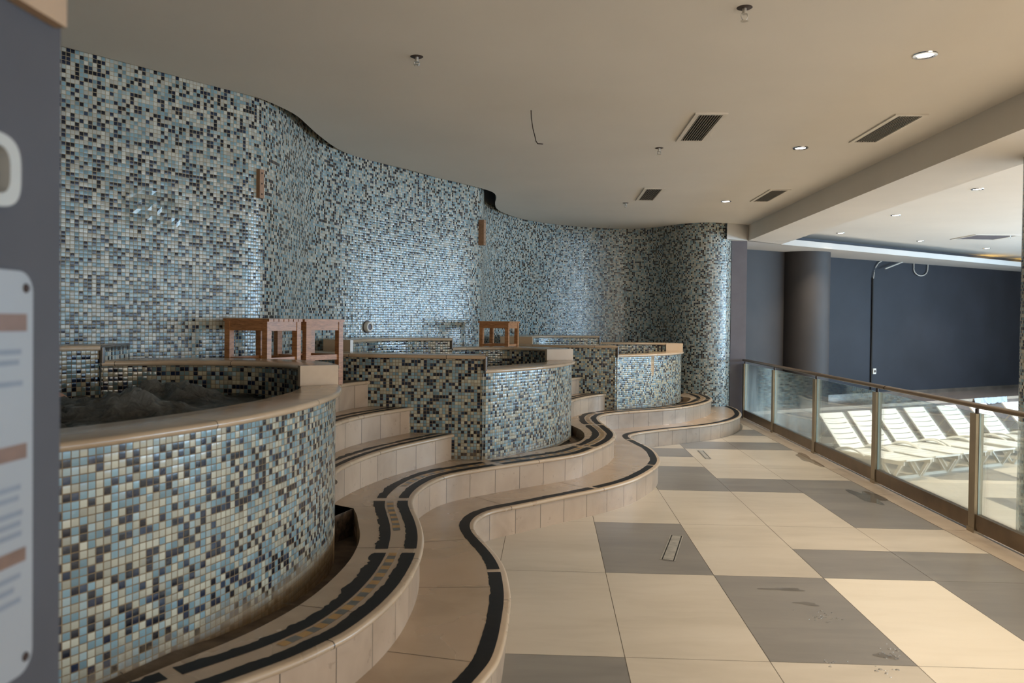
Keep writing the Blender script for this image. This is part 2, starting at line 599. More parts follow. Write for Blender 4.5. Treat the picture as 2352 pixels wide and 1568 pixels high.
M['metal'] = simple('brushed_steel', (0.60, 0.57, 0.52), 0.42, metal=1.0, noise=0.2, nscale=18)
M['steel_strip'] = simple('steel_skirting', (0.34, 0.31, 0.28), 0.25, metal=0.9, noise=0.35, nscale=1.6)
M['vent'] = simple('vent_white', (0.66, 0.62, 0.55), 0.5, noise=0.05)
M['slat'] = simple('vent_slat', (0.30, 0.27, 0.23), 0.5, noise=0.1)
M['void'] = simple('dark_void', (0.010, 0.009, 0.008), 0.9)
M['chrome'] = simple('chrome', (0.55, 0.55, 0.55), 0.18, metal=1.0)
M['cable'] = simple('pale_cable', (0.44, 0.41, 0.36), 0.6)
M['wire'] = simple('dark_wire', (0.05, 0.035, 0.03), 0.6)
M['sign'] = simple('white_sign_board', (0.26, 0.28, 0.305), 0.32, noise=0.03, nscale=2.5)
M['sign_ink'] = simple('grey_sign_print', (0.17, 0.195, 0.235), 0.4, noise=0.1)
M['sign_brown'] = simple('brown_sign_print', (0.15, 0.085, 0.058), 0.4, noise=0.15, nscale=20)
M['screw'] = simple('rusty_screw', (0.035, 0.018, 0.014), 0.6, metal=0.3)
M['letter'] = simple('pale_grey_letter', (0.36, 0.37, 0.36), 0.45)
M['board'] = simple('tan_board', (0.34, 0.235, 0.15), 0.6, noise=0.1)
M['batten'] = simple('brown_batten', (0.26, 0.145, 0.075), 0.55, noise=0.2, nscale=30)
M['skin'] = simple('skin', (0.40, 0.22, 0.15), 0.5, noise=0.1, nscale=14)
M['hair'] = simple('dark_hair', (0.02, 0.013, 0.010), 0.6)
M['shorts'] = simple('dark_swim_shorts', (0.02, 0.025, 0.05), 0.7)
M['marble_dark'] = marble('platform_marble', (0.15, 0.125, 0.11), (0.20, 0.165, 0.145), (0.25, 0.21, 0.185), rough=0.2)
M['film'] = simple('pale_blue_film', (0.50, 0.56, 0.66), 0.3, noise=0.15, nscale=10)
M['gold_wall'] = simple('cove_back_paint', (0.085, 0.085, 0.095), 0.6, noise=0.15, nscale=2)

def wood_mat():
    m = NT('oiled_teak')
    tc = m.n('ShaderNodeTexCoord')
    mp = m.n('ShaderNodeMapping')
    mp.inputs['Scale'].default_value = (2.0, 2.0, 14.0)
    m.l(tc.outputs['Object'], mp.inputs['Vector'])
    nz = m.noise(mp.outputs[0], 5.0, 5, 0.6, 1.2)
    m.l(m.ramp(nz.outputs['Fac'], [(0.3, (0.20, 0.080, 0.026)), (0.5, (0.37, 0.16, 0.056)), (0.72, (0.50, 0.235, 0.09))]), m.b.inputs['Base Color'])
    m.set(Roughness=0.38)
    return m.mat
M['wood'] = wood_mat()

def gold_dash():
    m = NT('gold_grey_dash_inlay')
    uv = m.n('ShaderNodeUVMap')
    sp = m.n('ShaderNodeSeparateXYZ')
    m.l(uv.outputs[0], sp.inputs[0])
    fr = m.math('FRACT', m.math('DIVIDE', sp.outputs['X'], 0.112))
    a = m.math('LESS_THAN', fr, 0.5)
    geo = m.n('ShaderNodeNewGeometry')
    nz = m.noise(geo.outputs['Position'], 12, 4)
    gold = m.ramp(nz.outputs['Fac'], [(0.3, (0.36, 0.19, 0.045)), (0.7, (0.50, 0.29, 0.09))])
    grey = m.ramp(nz.outputs['Fac'], [(0.3, (0.08, 0.08, 0.075)), (0.7, (0.15, 0.15, 0.14))])
    m.l(m.mix(a, gold, grey), m.b.inputs['Base Color'])
    m.set(Roughness=0.35)
    return m.mat
M['dash'] = gold_dash()

def glass_mat(name, haze_col, haze_lo, haze_hi, z_fade):
    m = NT(name)
    nt = m.t
    tr = m.n('ShaderNodeBsdfTransparent')
    tr.inputs[0].default_value = (0.97, 0.99, 0.985, 1)
    gl = m.n('ShaderNodeBsdfGlossy')
    gl.inputs['Roughness'].default_value = 0.02
    gl.inputs['Color'].default_value = (0.95, 1, 1, 1)
    fr = m.n('ShaderNodeFresnel')
    fr.inputs['IOR'].default_value = 1.5
    mx = m.n('ShaderNodeMixShader')
    m.l(m.math('MINIMUM', m.math('MULTIPLY', fr.outputs[0], 0.6), 0.9), mx.inputs[0])
    m.l(tr.outputs[0], mx.inputs[1]); m.l(gl.outputs[0], mx.inputs[2])
    # limescale film left by splashes, thicker low down
    geo = m.n('ShaderNodeNewGeometry')
    mp = m.n('ShaderNodeMapping')
    mp.inputs['Scale'].default_value = (1, 2.2, 0.55)
    m.l(geo.outputs['Position'], mp.inputs['Vector'])
    nz = m.noise(mp.outputs[0], 2.2, 6, 0.6, 0.4)
    sp = m.n('ShaderNodeSeparateXYZ')
    m.l(geo.outputs['Position'], sp.inputs[0])
    low = m.math('SUBTRACT', 1.0, m.math('DIVIDE', sp.outputs['Z'], z_fade), True)
    film = m.math('MULTIPLY', m.math('SUBTRACT', nz.outputs['Fac'], 0.30, True), 2.4, True)
    far = m.math('MULTIPLY_ADD', sp.outputs['Y'], 0.22, True)      # the far panes are the dirtiest
    far.node.inputs[2].default_value = -2.0
    k = m.math('MULTIPLY', m.math('MULTIPLY', film, low), m.math('MULTIPLY_ADD', far, haze_hi - haze_lo))
    k.node.inputs[1].links[0].from_node.inputs[2].default_value = haze_lo
    df = m.n('ShaderNodeBsdfDiffuse')
    df.inputs[0].default_value = haze_col + (1,)
    tl = m.n('ShaderNodeBsdfTranslucent')
    tl.inputs[0].default_value = haze_col + (1,)
    hz = m.n('ShaderNodeMixShader')
    hz.inputs[0].default_value = 0.5
    m.l(df.outputs[0], hz.inputs[1]); m.l(tl.outputs[0], hz.inputs[2])
    m2 = m.n('ShaderNodeMixShader')
    m.l(k, m2.inputs[0]); m.l(mx.outputs[0], m2.inputs[1]); m.l(hz.outputs[0], m2.inputs[2])
    m.l(m2.outputs[0], m.out.inputs[0])
    return m.mat
M['glass'] = glass_mat('fence_glass', (0.62, 0.74, 0.76), 0.004, 0.40, 1.0)
M['glass_edge'] = simple('glass_edge_green', (0.55, 0.74, 0.76), 0.15, noise=0.1, spec=0.8)
M['clear_film'] = glass_mat('clear_plastic_film', (0.6, 0.6, 0.6), 0.12, 0.2, 9.0)

def emit(name, col, strength):
    m = NT(name)
    m.b.inputs['Base Color'].default_value = (0.8, 0.8, 0.8, 1)
    m.b.inputs['Emission Color'].default_value = col + (1,)
    m.b.inputs['Emission Strength'].default_value = strength
    return m.mat
M['lamp'] = emit('lamp_glow', (1.0, 0.95, 0.9), 14.0)
M['led'] = emit('warm_led_strip', (1.0, 0.62, 0.12), 9.0)

def water_mat(name, deep, foam, f0, f1):
    m = NT(name)
    geo = m.n('ShaderNodeNewGeometry')
    sp = m.n('ShaderNodeSeparateXYZ')
    m.l(geo.outputs['Position'], sp.inputs[0])
    nz = m.noise(geo.outputs['Position'], 16.0, 6, 0.7, 1.5)
    h = m.math('ADD', m.math('MULTIPLY', m.math('SUBTRACT', sp.outputs['Z'], f0), 1.0 / max(f1 - f0, 1e-3)), m.math('MULTIPLY', m.math('SUBTRACT', nz.outputs['Fac'], 0.5), 1.6), True)
    m.l(m.mix(h, deep, foam), m.b.inputs['Base Color'])
    m.set(Roughness=0.16)
    bp = m.n('ShaderNodeBump')
    bp.inputs['Strength'].default_value = 0.6
    bp.inputs['Distance'].default_value = 0.02
    m.l(nz.outputs['Fac'], bp.inputs['Height'])
    m.l(bp.outputs[0], m.b.inputs['Normal'])
    return m.mat
M['water'] = water_mat('bubbling_water', (0.014, 0.014, 0.011), (0.12, 0.117, 0.105), 1.13, 1.27)
M['still'] = water_mat('still_water', (0.03, 0.035, 0.033), (0.05, 0.055, 0.05), 0.0, 9.0)
def puddle_mat():
    m = NT('wet_film')
    tr = m.n('ShaderNodeBsdfTransparent')
    tr.inputs[0].default_value = (0.86, 0.85, 0.84, 1)
    gl = m.n('ShaderNodeBsdfGlossy')
    gl.inputs['Roughness'].default_value = 0.03
    fr = m.n('ShaderNodeFresnel')
    fr.inputs['IOR'].default_value = 1.33
    mx = m.n('ShaderNodeMixShader')
    m.l(fr.outputs[0], mx.inputs[0]); m.l(tr.outputs[0], mx.inputs[1]); m.l(gl.outputs[0], mx.inputs[2])
    m.l(mx.outputs[0], m.out.inputs[0])
    return m.mat
M['wet'] = puddle_mat()

# ------------------------------------------------------------------ levels and plan curves
R = 0.217                      # riser
CEIL = 3.28
DECK = -0.82

STEP1 = [(-1.9, 1.62), (-1.35, 1.9), (-0.85, 2.22), (-0.47, 2.6), (-0.30, 2.86),
 (-0.239, 3.017), (-0.214, 3.108), (-0.19, 3.192), (-0.172, 3.403), (-0.168, 3.661), (-0.172, 3.96), (-0.191, 4.186), (-0.224, 4.439), (-0.276, 4.663), (-0.345, 4.876), (-0.417, 5.075), (-0.465, 5.236), (-0.485, 5.37), (-0.484, 5.492), (-0.455, 5.645), (-0.39, 5.786), (-0.28, 5.9), (-0.134, 6.04), (0.096, 6.28), (0.343, 6.521), (0.54, 6.735), (0.76, 7.04), (0.919, 7.36), (1.06, 7.72), (1.137, 8.028), (1.166, 8.357), (1.17, 8.658), (1.145, 8.923), (1.102, 9.144), (1.063, 9.347), (1.028, 9.529), (1.014, 9.7), (1.032, 9.856), (1.107, 10.002), (1.221, 10.143), (1.346, 10.27), (1.561, 10.458), (1.792, 10.642), (2.032, 10.831), (2.288, 11.07), (2.51, 11.34), (2.675, 11.603), (2.847, 11.955), (2.954, 12.268), (3.034, 12.646), (3.08, 13.05), (3.08, 13.36), (3.05, 13.62)]
STEP2 = [(-2.3, 1.45), (-1.8, 1.72), (-1.4, 2.06), (-1.15, 2.3), (-0.979, 2.497), (-0.93, 2.561), (-0.877, 2.627), (-0.824, 2.706), (-0.775, 2.8), (-0.721, 2.905), (-0.688, 3.02), (-0.66, 3.131), (-0.632, 3.295), (-0.614, 3.477), (-0.61, 3.685), (-0.616, 3.899), (-0.64, 4.137), (-0.674, 4.342), (-0.73, 4.584), (-0.795, 4.815), (-0.842, 4.99), (-0.871, 5.18), (-0.875, 5.387), (-0.858, 5.575), (-0.826, 5.74), (-0.78, 5.895), (-0.706, 6.032), (-0.605, 6.16), (-0.513, 6.255), (-0.387, 6.385), (-0.151, 6.61), (0.1, 6.845), (0.301, 7.074), (0.448, 7.373), (0.601, 7.758), (0.69, 8.1), (0.721, 8.352), (0.715, 8.627), (0.67, 9.05), (0.63, 9.435), (0.632, 9.79), (0.69, 10.06), (0.8, 10.26), (0.97, 10.43), (1.16, 10.575), (1.392, 10.741), (1.625, 10.919), (1.811, 11.095), (2.013, 11.34), (2.232, 11.684), (2.394, 11.992), (2.52, 12.345), (2.58, 12.62), (2.597, 12.895), (2.58, 13.15), (2.54, 13.42)]
SLAB1 = [(-2.05, 1.78), (-1.7, 2.02), (-1.45, 2.28), (-1.35, 2.43), (-1.295, 2.53), (-1.225, 2.66), (-1.15, 2.785), (-1.088, 2.917), (-1.03, 3.082), (-0.988, 3.25), (-0.962, 3.45), (-0.95, 3.65), (-0.95, 3.82), (-0.962, 3.973), (-0.982, 4.136), (-1.02, 4.311), (-1.075, 4.5), (-1.133, 4.70), (-1.192, 4.86)]
SLAB2 = [(-0.547, 6.71), (-0.43, 6.83), (-0.30, 6.97), (-0.12, 7.18), (0.117, 7.494), (0.295, 7.75), (0.365, 8.008), (0.387, 8.332), (0.36, 8.65), (0.274, 9.0)]
SLAB3 = [(1.0, 10.72), (1.25, 10.92), (1.5, 11.13), (1.75, 11.42), (1.98, 11.74), (2.12, 12.08), (2.21, 12.42), (2.226, 12.611), (2.15, 12.75)]
WALL = [(-4.75, -1.5), (-4.72, 1.2), (-4.35, 2.75), (-3.8, 3.8), (-3.35, 4.45), (-3.057, 4.863), (-2.955, 4.998), (-2.843, 5.149), (-2.725, 5.313), (-2.603, 5.495), (-2.50, 5.64), (-2.40, 5.775), (-2.32, 5.885), (-2.26, 5.99), (-2.222, 6.09), (-2.202, 6.22), (-2.195, 6.42), (-2.198, 6.6), (-2.207, 6.82), (-2.222, 7.05), (-2.23, 7.25), (-2.222, 7.45), (-2.185, 7.65), (-2.115, 7.87), (-2.02, 8.11), (-1.89, 8.38), (-1.68, 8.76), (-1.5, 9.08), (-1.356, 9.33), (-1.222, 9.55), (-1.084, 9.775), (-0.967, 9.985), (-0.89, 10.16), (-0.865, 10.34), (-0.885, 10.65), (-0.94, 11.05), (-0.955, 11.5), (-0.90, 11.98), (-0.76, 12.45), (-0.59, 12.86), (-0.40, 13.21), (-0.17, 13.53), (0.18, 13.88), (0.56, 14.15), (0.95, 14.33), (1.35, 14.40), (1.70, 14.31), (1.941, 14.08), (2.126, 13.80), (2.311, 13.57), (2.513, 13.45), (2.73, 13.42), (2.93, 13.49), (3.06, 13.66), (3.13, 13.9), (3.15, 14.4)]
CEDGE = [(-4.75, -1.5), (-4.70, 1.2), (-4.33, 2.75), (-3.78, 3.8), (-3.33, 4.45), (-3.045, 4.855), (-2.943, 4.99), (-2.831, 5.141), (-2.713, 5.305), (-2.591, 5.487), (-2.46, 5.678), (-2.361, 5.815), (-2.299, 5.888), (-2.255, 5.954), (-2.219, 6.02), (-2.187, 6.107), (-2.158, 6.21), (-2.129, 6.325), (-2.108, 6.44), (-2.099, 6.58), (-2.104, 6.753), (-2.112, 6.939), (-2.118, 7.125), (-2.118, 7.298), (-2.116, 7.48), (-2.108, 7.659), (-2.09, 7.85), (-2.05, 8.02), (-1.985, 8.205), (-1.86, 8.42), (-1.64, 8.76), (-1.46, 9.08), (-1.32, 9.36), (-1.19, 9.56), (-1.05, 9.775), (-0.94, 9.97), (-0.87, 10.09), (-0.82, 10.19), (-0.775, 10.29), (-0.745, 10.40), (-0.729, 10.53), (-0.724, 10.68), (-0.73, 10.83), (-0.748, 11.02), (-0.772, 11.228), (-0.788, 11.441), (-0.797, 11.72), (-0.787, 11.985), (-0.75, 12.226), (-0.678, 12.50), (-0.55, 12.87), (-0.385, 13.19), (-0.16, 13.50), (0.19, 13.86), (0.57, 14.12), (0.95, 14.29), (1.35, 14.36), (1.68, 14.28), (1.92, 14.06), (2.11, 13.78), (2.30, 13.55), (2.51, 13.43), (2.73, 13.405), (2.96, 13.50), (3.15, 13.66), (3.36, 13.80)]
cw = catmull(WALL, 0.035, 0.06)
ce = catmull(CEDGE, 0.04, 0.05)
c1 = catmull(STEP1, 0.025, 0.05)
c2 = catmull(STEP2, 0.025, 0.05)
s1 = catmull(SLAB1, 0.03, 0.05)
s2 = catmull(SLAB2, 0.03, 0.05)
s3 = catmull(SLAB3, 0.03, 0.05)

# ------------------------------------------------------------------ floors
GX0, GW = 0.3837, 0.6857
GY0, GH = 5.098, 0.64475
def light_mat_index(col, row):
    """row counts half slabs from the joint at GY0, col counts slabs from the joint at GX0"""
    dark = {(0, 0), (0, 1), (1, -1), (1, -2), (2, 0), (3, 0), (3, -1), (3, -2), (3, 2), (3, 3), (2, 4), (3, 4), (1, 4), (1, 5), (1, 7), (0, 7),
            (2, 8), (3, 8), (-1, -3), (-1, -4), (2, 10), (3, 10), (2, -5), (2, -6), (1, -7), (0, -9), (3, -8), (3, 13), (2, 13)}
    white = {(2, -1), (2, -2), (2, -3), (2, -4)}
    if (col, row) in dark: return 1
    if (col, row) in white: return 2
    return 0
fl = MB()
gap = 0.0016
for c in range(-6, 4):
    x0, x1 = GX0 + c * GW, GX0 + (c + 1) * GW
    off = 1 if c % 2 else 0
    r = -18
    while r < 16:
        pair = (r % 2 == 0)
        k = light_mat_index(c, r)
        n = 1
        if light_mat_index(c, r + 1) == k and (r % 2 == 0):
            n = 2
        y0, y1 = GY0 + r * GH, GY0 + (r + n) * GH
        fl.add([(x0 + gap, y0 + gap, 0), (x1 - gap, y0 + gap, 0), (x1 - gap, y1 - gap, 0), (x0 + gap, y1 - gap, 0)], [(0, 1, 2, 3)], None, k)
        r += n
xe = GX0 + 4 * GW
r = -18
while r < 14:
    y0 = GY0 + r * GH
    fl.add([(xe + 0.003, y0 + 0.002, 0), (3.45, y0 + 0.002, 0), (3.45, y0 + GH * 2 - 0.002, 0), (xe + 0.003, y0 + GH * 2 - 0.002, 0)], [(0, 1, 2, 3)], None, 3)
    r += 2
fl.add([(-5, -6.5, -0.003), (3.45, -6.5, -0.003), (3.45, 14.3, -0.003), (-5, 14.3, -0.003)], [(0, 1, 2, 3)], None, 4)
fl.add([(3.45, -6.5, 0), (3.45, 14.3, 0), (3.45, 14.3, DECK), (3.45, -6.5, DECK)], [(0, 3, 2, 1)], None, 3)
tag(fl.build('floor', [M['slab_light'], M['slab_grey'], M['slab_white'], M['border'], M['joint']]), kind='structure')

dk = MB()
rnd = random.Random(5)
for i in range(16):
    for j in range(46):
        x0, y0 = 3.45 + i * GW, -6.5 + j * GH
        k = 1 if ((i * 7 + (j // 2) * 5 + (i * j) % 3) % 5 in (0, 3)) else 0
        if j % 2 == 1 and rnd.random() < 0.75:
            k = last
        last = k
        dk.add([(x0 + gap, y0 + gap, DECK), (x0 + GW - gap, y0 + gap, DECK), (x0 + GW - gap, y0 + GH - gap, DECK), (x0 + gap, y0 + GH - gap, DECK)], [(0, 1, 2, 3)], None, k)
dk.add([(3.45, -6.5, DECK - 0.003), (15, -6.5, DECK - 0.003), (15, 23.2, DECK - 0.003), (3.45, 23.2, DECK - 0.003)], [(0, 1, 2, 3)], None, 2)
tag(dk.build('floor', [M['slab_light'], M['slab_grey'], M['joint']]), kind='structure')

# ------------------------------------------------------------------ walls
w = MB()
w.wall(cw, 0.0, 3.365, 0, 0, flip=True)
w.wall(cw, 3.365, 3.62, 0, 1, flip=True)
back = offset(cw, 0.14)
w.wall(back, 0.0, 3.62, 0, 1)
tag(w.build('wall_left', [M['mosaic'], M['plaster_dark']], smooth=True), kind='structure')

w = MB()
w.box(-1.25, -0.76, -6.0, 1.207, 0, CEIL + 0.02)
tag(w.build('wall_near', M['pillar']), kind='structure')

FU = Vector((0.841, 0.541))              # direction of the far wall
FA = Vector((5.89, 16.98))
def fw_pt(t, d=0.0):
    n = Vector((FU.y, -FU.x))            # towards the room
    q = FA + FU * t + n * d
    return q
w = MB()
a, b = fw_pt(-2.2), fw_pt(10.6)
w.wall([a, b], DECK, 3.4, 0, 0)
a2, b2 = fw_pt(-2.2, -0.2), fw_pt(10.6, -0.2)
w.wall([a2, b2], DECK, 3.4, 0, 0, flip=True)
tag(w.build('wall_far', M['wall_blue']), kind='structure')
w = MB()
pa, pb = Vector((3.2, 14.98)), Vector((4.75, 15.90))
w.wall([pa, pb], 0.0, 3.3)
w.wall([pb, Vector((4.6, 16.2))], 0, 3.3)
tag(w.build('wall_corner', M['wall_brown']), kind='structure')
w = MB()
w.box(3.11, 3.37, 13.78, 14.15, 0, 3.02)
tag(w.build('trim_1', M['pier']), kind='structure')

w = MB()
w.box(-5, 14.2, -6.2, -6.0, DECK, 3.6)
tag(w.build('wall_back', M['ceiling']), kind='structure')
w = MB()
ys = [-6.0]
for wy, ww in WINDOWS:
    ys += [wy - ww / 2, wy + ww / 2]
ys.append(23.0)
for i in range(0, len(ys), 2):
    w.box(WIN_X, WIN_X + 0.3, ys[i], ys[i + 1], DECK, 3.5)
for i in range(1, len(ys) - 1, 2):
    w.box(WIN_X, WIN_X + 0.3, ys[i], ys[i + 1], DECK, 0.5)
    w.box(WIN_X, WIN_X + 0.3, ys[i], ys[i + 1], 2.95, 3.5)
tag(w.build('wall_right', M['ceiling']), kind='structure')
for n, (wy, ww) in enumerate(WINDOWS):
    f = MB()
    for yy in (wy - ww / 2 + 0.04, wy, wy + ww / 2 - 0.04):
        f.box(WIN_X + 0.08, WIN_X + 0.16, yy - 0.03, yy + 0.03, 0.5, 2.95)
    for zz in (0.53, 2.92):
        f.box(WIN_X + 0.08, WIN_X + 0.16, wy - ww / 2, wy + ww / 2, zz - 0.03, zz + 0.03)
    tag(f.build('window_%d' % (n + 1), M['rail_dark']), kind='structure')

# ------------------------------------------------------------------ ceiling, beam, soffit
SA, SB = Vector((4.12, 14.33)), Vector((11.15, 19.28))
SU = (SB - SA).normalized()
SN = Vector((SU.y, -SU.x))
def sof(t, d=0.0):
    return SA + SU * t + SN * d
c = MB()
cove_a, cove_b = Vector((4.1, 15.13)), Vector((14.0, 22.02))
cp = [tuple(p) for p in ce] + [(3.42, 13.80), (4.1, 14.9), tuple(cove_a), tuple(cove_b), (14.2, -6.2), (-4.75, -6.2)]
c.poly(cp, CEIL, 0, down=True)
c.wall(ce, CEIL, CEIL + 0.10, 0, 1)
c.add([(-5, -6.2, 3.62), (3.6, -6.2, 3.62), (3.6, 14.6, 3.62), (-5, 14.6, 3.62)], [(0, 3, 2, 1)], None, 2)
tag(c.build('ceiling', [M['ceiling'], M['plaster_dark'], M['plaster_dark']]), kind='structure')
b = MB()
b.box(3.37, 4.09, -6.1, 13.76, 3.015, CEIL + 0.05)
bt = [(3.37, 13.75), (4.09, 13.75), (4.09, 14.32), (3.42, 13.80)]
b.poly(bt, 3.015, down=True)
tag(b.build('trim_2', M['ceiling']), kind='structure')
s = MB()
fl_l = Vector((2.95, 13.44))
front = [fl_l, Vector((3.42, 13.745)), sof(0), sof(13.2)]
rear = [fw_pt(10.6, -0.1), fw_pt(-2.2, -0.1), Vector((2.95, 15.4))]
s.poly([tuple(p) for p in front + rear], 3.015, 0, down=True)
s.wall([front[0], front[1], Vector((3.45, 13.77))], 3.015, CEIL + 0.02, 0, 0)
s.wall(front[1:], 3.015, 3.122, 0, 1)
lip = [sof(-0.6, -0.05), sof(0, -0.05), sof(13.2, -0.05)]
s.wall(lip, 3.03, 3.122, 0, 1, flip=True)
s.add([(sof(-0.6).x, sof(-0.6).y, 3.122), (sof(13.2).x, sof(13.2).y, 3.122), (lip[2].x, lip[2].y, 3.122), (lip[0].x, lip[0].y, 3.122)], [(0, 1, 2, 3)], None, 1)
s.poly([tuple(p) for p in front[1:] + rear[:2]], 3.03, 0)
s.wall([cove_a, cove_b], 3.02, CEIL + 0.03, 0, 2)
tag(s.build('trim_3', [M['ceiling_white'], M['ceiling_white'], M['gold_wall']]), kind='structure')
t = MB()
q0, q1 = cove_a + (cove_b - cove_a) * 0.66, cove_a + (cove_b - cove_a) * 0.985
nn_ = Vector((SU.y, -SU.x))
for a_, b_ in ((0.60, 0.66), (0.74, 0.97)):
    p0 = cove_a + (cove_b - cove_a) * a_ + nn_ * 0.12
    p1 = cove_a + (cove_b - cove_a) * b_ + nn_ * 0.12
    t.bar((p0.x, p0.y, 3.045), (p1.x, p1.y, 3.045), 0.03, 0.02)
tag(t.build('led_strip', M['led']), 'warm yellow light strip hidden in the ceiling cove over the dark far wall', 'light strip')

# platform at the foot of the far wall
p = MB()
pf = [Vector((3.45, 14.15)), Vector((8.95, 17.45)), Vector((14.1, 20.65))]
pr = [fw_pt(10.2, 0.0), fw_pt(-2.2, 0.0), Vector((3.45, 15.0))]
p.poly([tuple(q) for q in pf + pr], 0.05, 0)
p.wall(pf, DECK, 0.05, 0, 1)
e0 = offset(pf, -0.02)
for i in range(2):
    pass
p.wall(e0, -0.005, 0.055, 0, 2)
tag(p.build('floor', [M['marble_dark'], M['marble_dark'], M['border']]), kind='structure')
p = MB()
p.wall([fw_pt(-0.7, 0.012), fw_pt(10.3, 0.012)], 0.05, 0.135)
tag(p.build('baseboard_far', M['steel_strip']), kind='structure')

# ------------------------------------------------------------------ marble steps
def ragged(i, seed, amp):
    h = math.sin(i * 12.9898 + seed * 78.233) * 43758.5453
    h2 = math.sin((i // 5) * 7.77 + seed * 3.1) * 999.7
    return amp * ((h - math.floor(h)) * 0.55 + (h2 - math.floor(h2)) * 0.75)

def strip_on(cur, d0, d1, z, seed=0, amp0=0.0, amp1=0.0, gaps=()):
    """a flat inlaid band between two offsets of the nosing curve, with ragged edges; one mesh per unbroken run"""
    N = normals(cur)
    L = arclen(cur)
    out, mb, prev = [], None, None
    for i in range(len(cur)):
        if any(a <= L[i] <= b_ for a, b_ in gaps):
            prev = None
            continue
        a = cur[i] + N[i] * (d0 + ragged(i, seed, amp0))
        b_ = cur[i] + N[i] * (d1 - ragged(i, seed + 9, amp1))
        now = ((a.x, a.y, z), (b_.x, b_.y, z), L[i])
        if prev is None:
            mb = MB(); out.append(mb)
        else:
            mb.add([prev[0], now[0], now[1], prev[1]], [(0, 1, 2, 3)], [(prev[2], 0), (now[2], 0), (now[2], 1), (prev[2], 1)], 0)
        prev = now
    return [m for m in out if m.f]

def make_step(name, cur, z_base, z_top, back_poly, label, group, inlay, joints=0.95, width=0.6, hole_z=None, pieces=None):
    root = empty(name, (cur[len(cur) // 2].x, cur[len(cur) // 2].y, z_base))
    root['label'] = label
    root['category'] = 'step'
    if group: root['group'] = group
    loc = root.location.copy()
    def ch(mb, nm, mats, sm=False):
        o = mb.build(nm, mats, None, sm)
        o.parent = root
        o.matrix_parent_inverse = Matrix.Translation(-Vector(loc))
        return o
    face = offset(cur, 0.022)
    r_ = MB(); r_.wall(face, z_base, z_top - 0.028, 0, 0, flip=False)
    ch(r_, 'riser', M['riser'], True)
    # bull-nosed front edge
    ns = MB()
    inner = offset(cur, 0.045)
    ns.ribbon(cur, inner, z_top, 0.030, 0, 6, True, True, False)
    ch(ns, 'nosing', M['nosing'], True)
    td = MB()
    td.poly([tuple(q) for q in inner] + [tuple(q) for q in back_poly], z_top, 0)
    if pieces:
        pieces(td)
    L = arclen(cur)
    N = normals(cur)
    nxt = joints * 0.5
    for i in range(len(cur)):
        if L[i] >= nxt:
            nxt += joints
            a = cur[i] + N[i] * 0.045
            b_ = cur[i] + N[i] * width
            t_ = Vector((N[i].y, -N[i].x)) * 0.002
            td.add([(a.x - t_.x, a.y - t_.y, z_top + 0.0006), (a.x + t_.x, a.y + t_.y, z_top + 0.0006), (b_.x + t_.x, b_.y + t_.y, z_top + 0.0006), (b_.x - t_.x, b_.y - t_.y, z_top + 0.0006)], [(0, 1, 2, 3)], None, 1)
    ch(td, 'tread', [M['tread'], M['joint']])
    zi = z_top + 0.0012
    if inlay == 'single':
        for k in strip_on(cur, 0.035, 0.112, zi, 3, 0.0, 0.010, gaps=inlay_gaps(L, 1)):
            ch(k, 'black_strip', M['black'])
    elif inlay == 'double':
        g = inlay_gaps(L, 2)
        for k in strip_on(cur, 0.034, 0.108, zi, 5, 0.0, 0.012, gaps=g):
            ch(k, 'black_strip', M['black'])
        for k in strip_on(cur, 0.178, 0.262, zi, 8, 0.002, 0.026, gaps=g):
            ch(k, 'black_strip', M['black'])
        for k in strip_on(cur, 0.125, 0.166, zi, 2, 0.0, 0.002, gaps=[(a - 0.02, b_ + 0.02 + 0.35 * ((int(a * 7) % 3) == 1)) for a, b_ in g]):
            ch(k, 'dashed_strip', M['dash'])
    elif inlay == 'stair':
        for k in strip_on(cur, 0.034, 0.085, zi, 5, 0.0, 0.014, gaps=[]):
            ch(k, 'black_strip', M['black'])
        for k in strip_on(cur, 0.12, 0.18, zi, 8, 0.0, 0.03, gaps=[(L[-1] * 0.12, L[-1] * 0.2)]):
            ch(k, 'black_strip', M['black'])
    return root

def inlay_gaps(L, which):
    tot = L[-1]
    out = []
    s_ = 1.9 if which == 1 else 1.55
    k = 0
    while s_ < tot:
        out.append((s_, s_ + 0.012 + 0.03 * (which == 2)))
        s_ += (1.72, 1.16, 1.45, 1.33)[k % 4]
        k += 1
    return out

wall_rev = [p_ for i, p_ in enumerate(reversed(cw)) if i % 4 == 0]
# step 1 runs from the lower left corner of the photo to the far pier
make_step('curved_step', c1, 0.0, R, [q for q in wall_rev if q.y > 1.0 and q.y < 13.7] + [Vector((-4.6, 1.0))],
          'lowest long wavy beige marble step with one black edge stripe, beside the tiled floor', 'long wavy marble steps', 'single')
# step 2 stops at the gutters round the tubs
back2 = ([Vector((2.45, 13.40)), Vector((2.3, 13.5)), Vector((2.05, 12.85))] + list(reversed(s3)) + [Vector((0.93, 10.70)), Vector((0.3, 10.72)), Vector((0.2, 9.4))]
         + list(reversed(s2)) + [Vector((-0.62, 6.68)), Vector((-1.35, 6.7)), Vector((-1.42, 5.0))] + list(reversed(s1)) + [Vector((-2.35, 1.55))])
def gutter_sides(td):
    pass
make_step('curved_step', c2, R, 2 * R, back2,
          'second long wavy beige marble step with twin black stripes and gold dashes', 'long wavy marble steps', 'double', width=0.42)

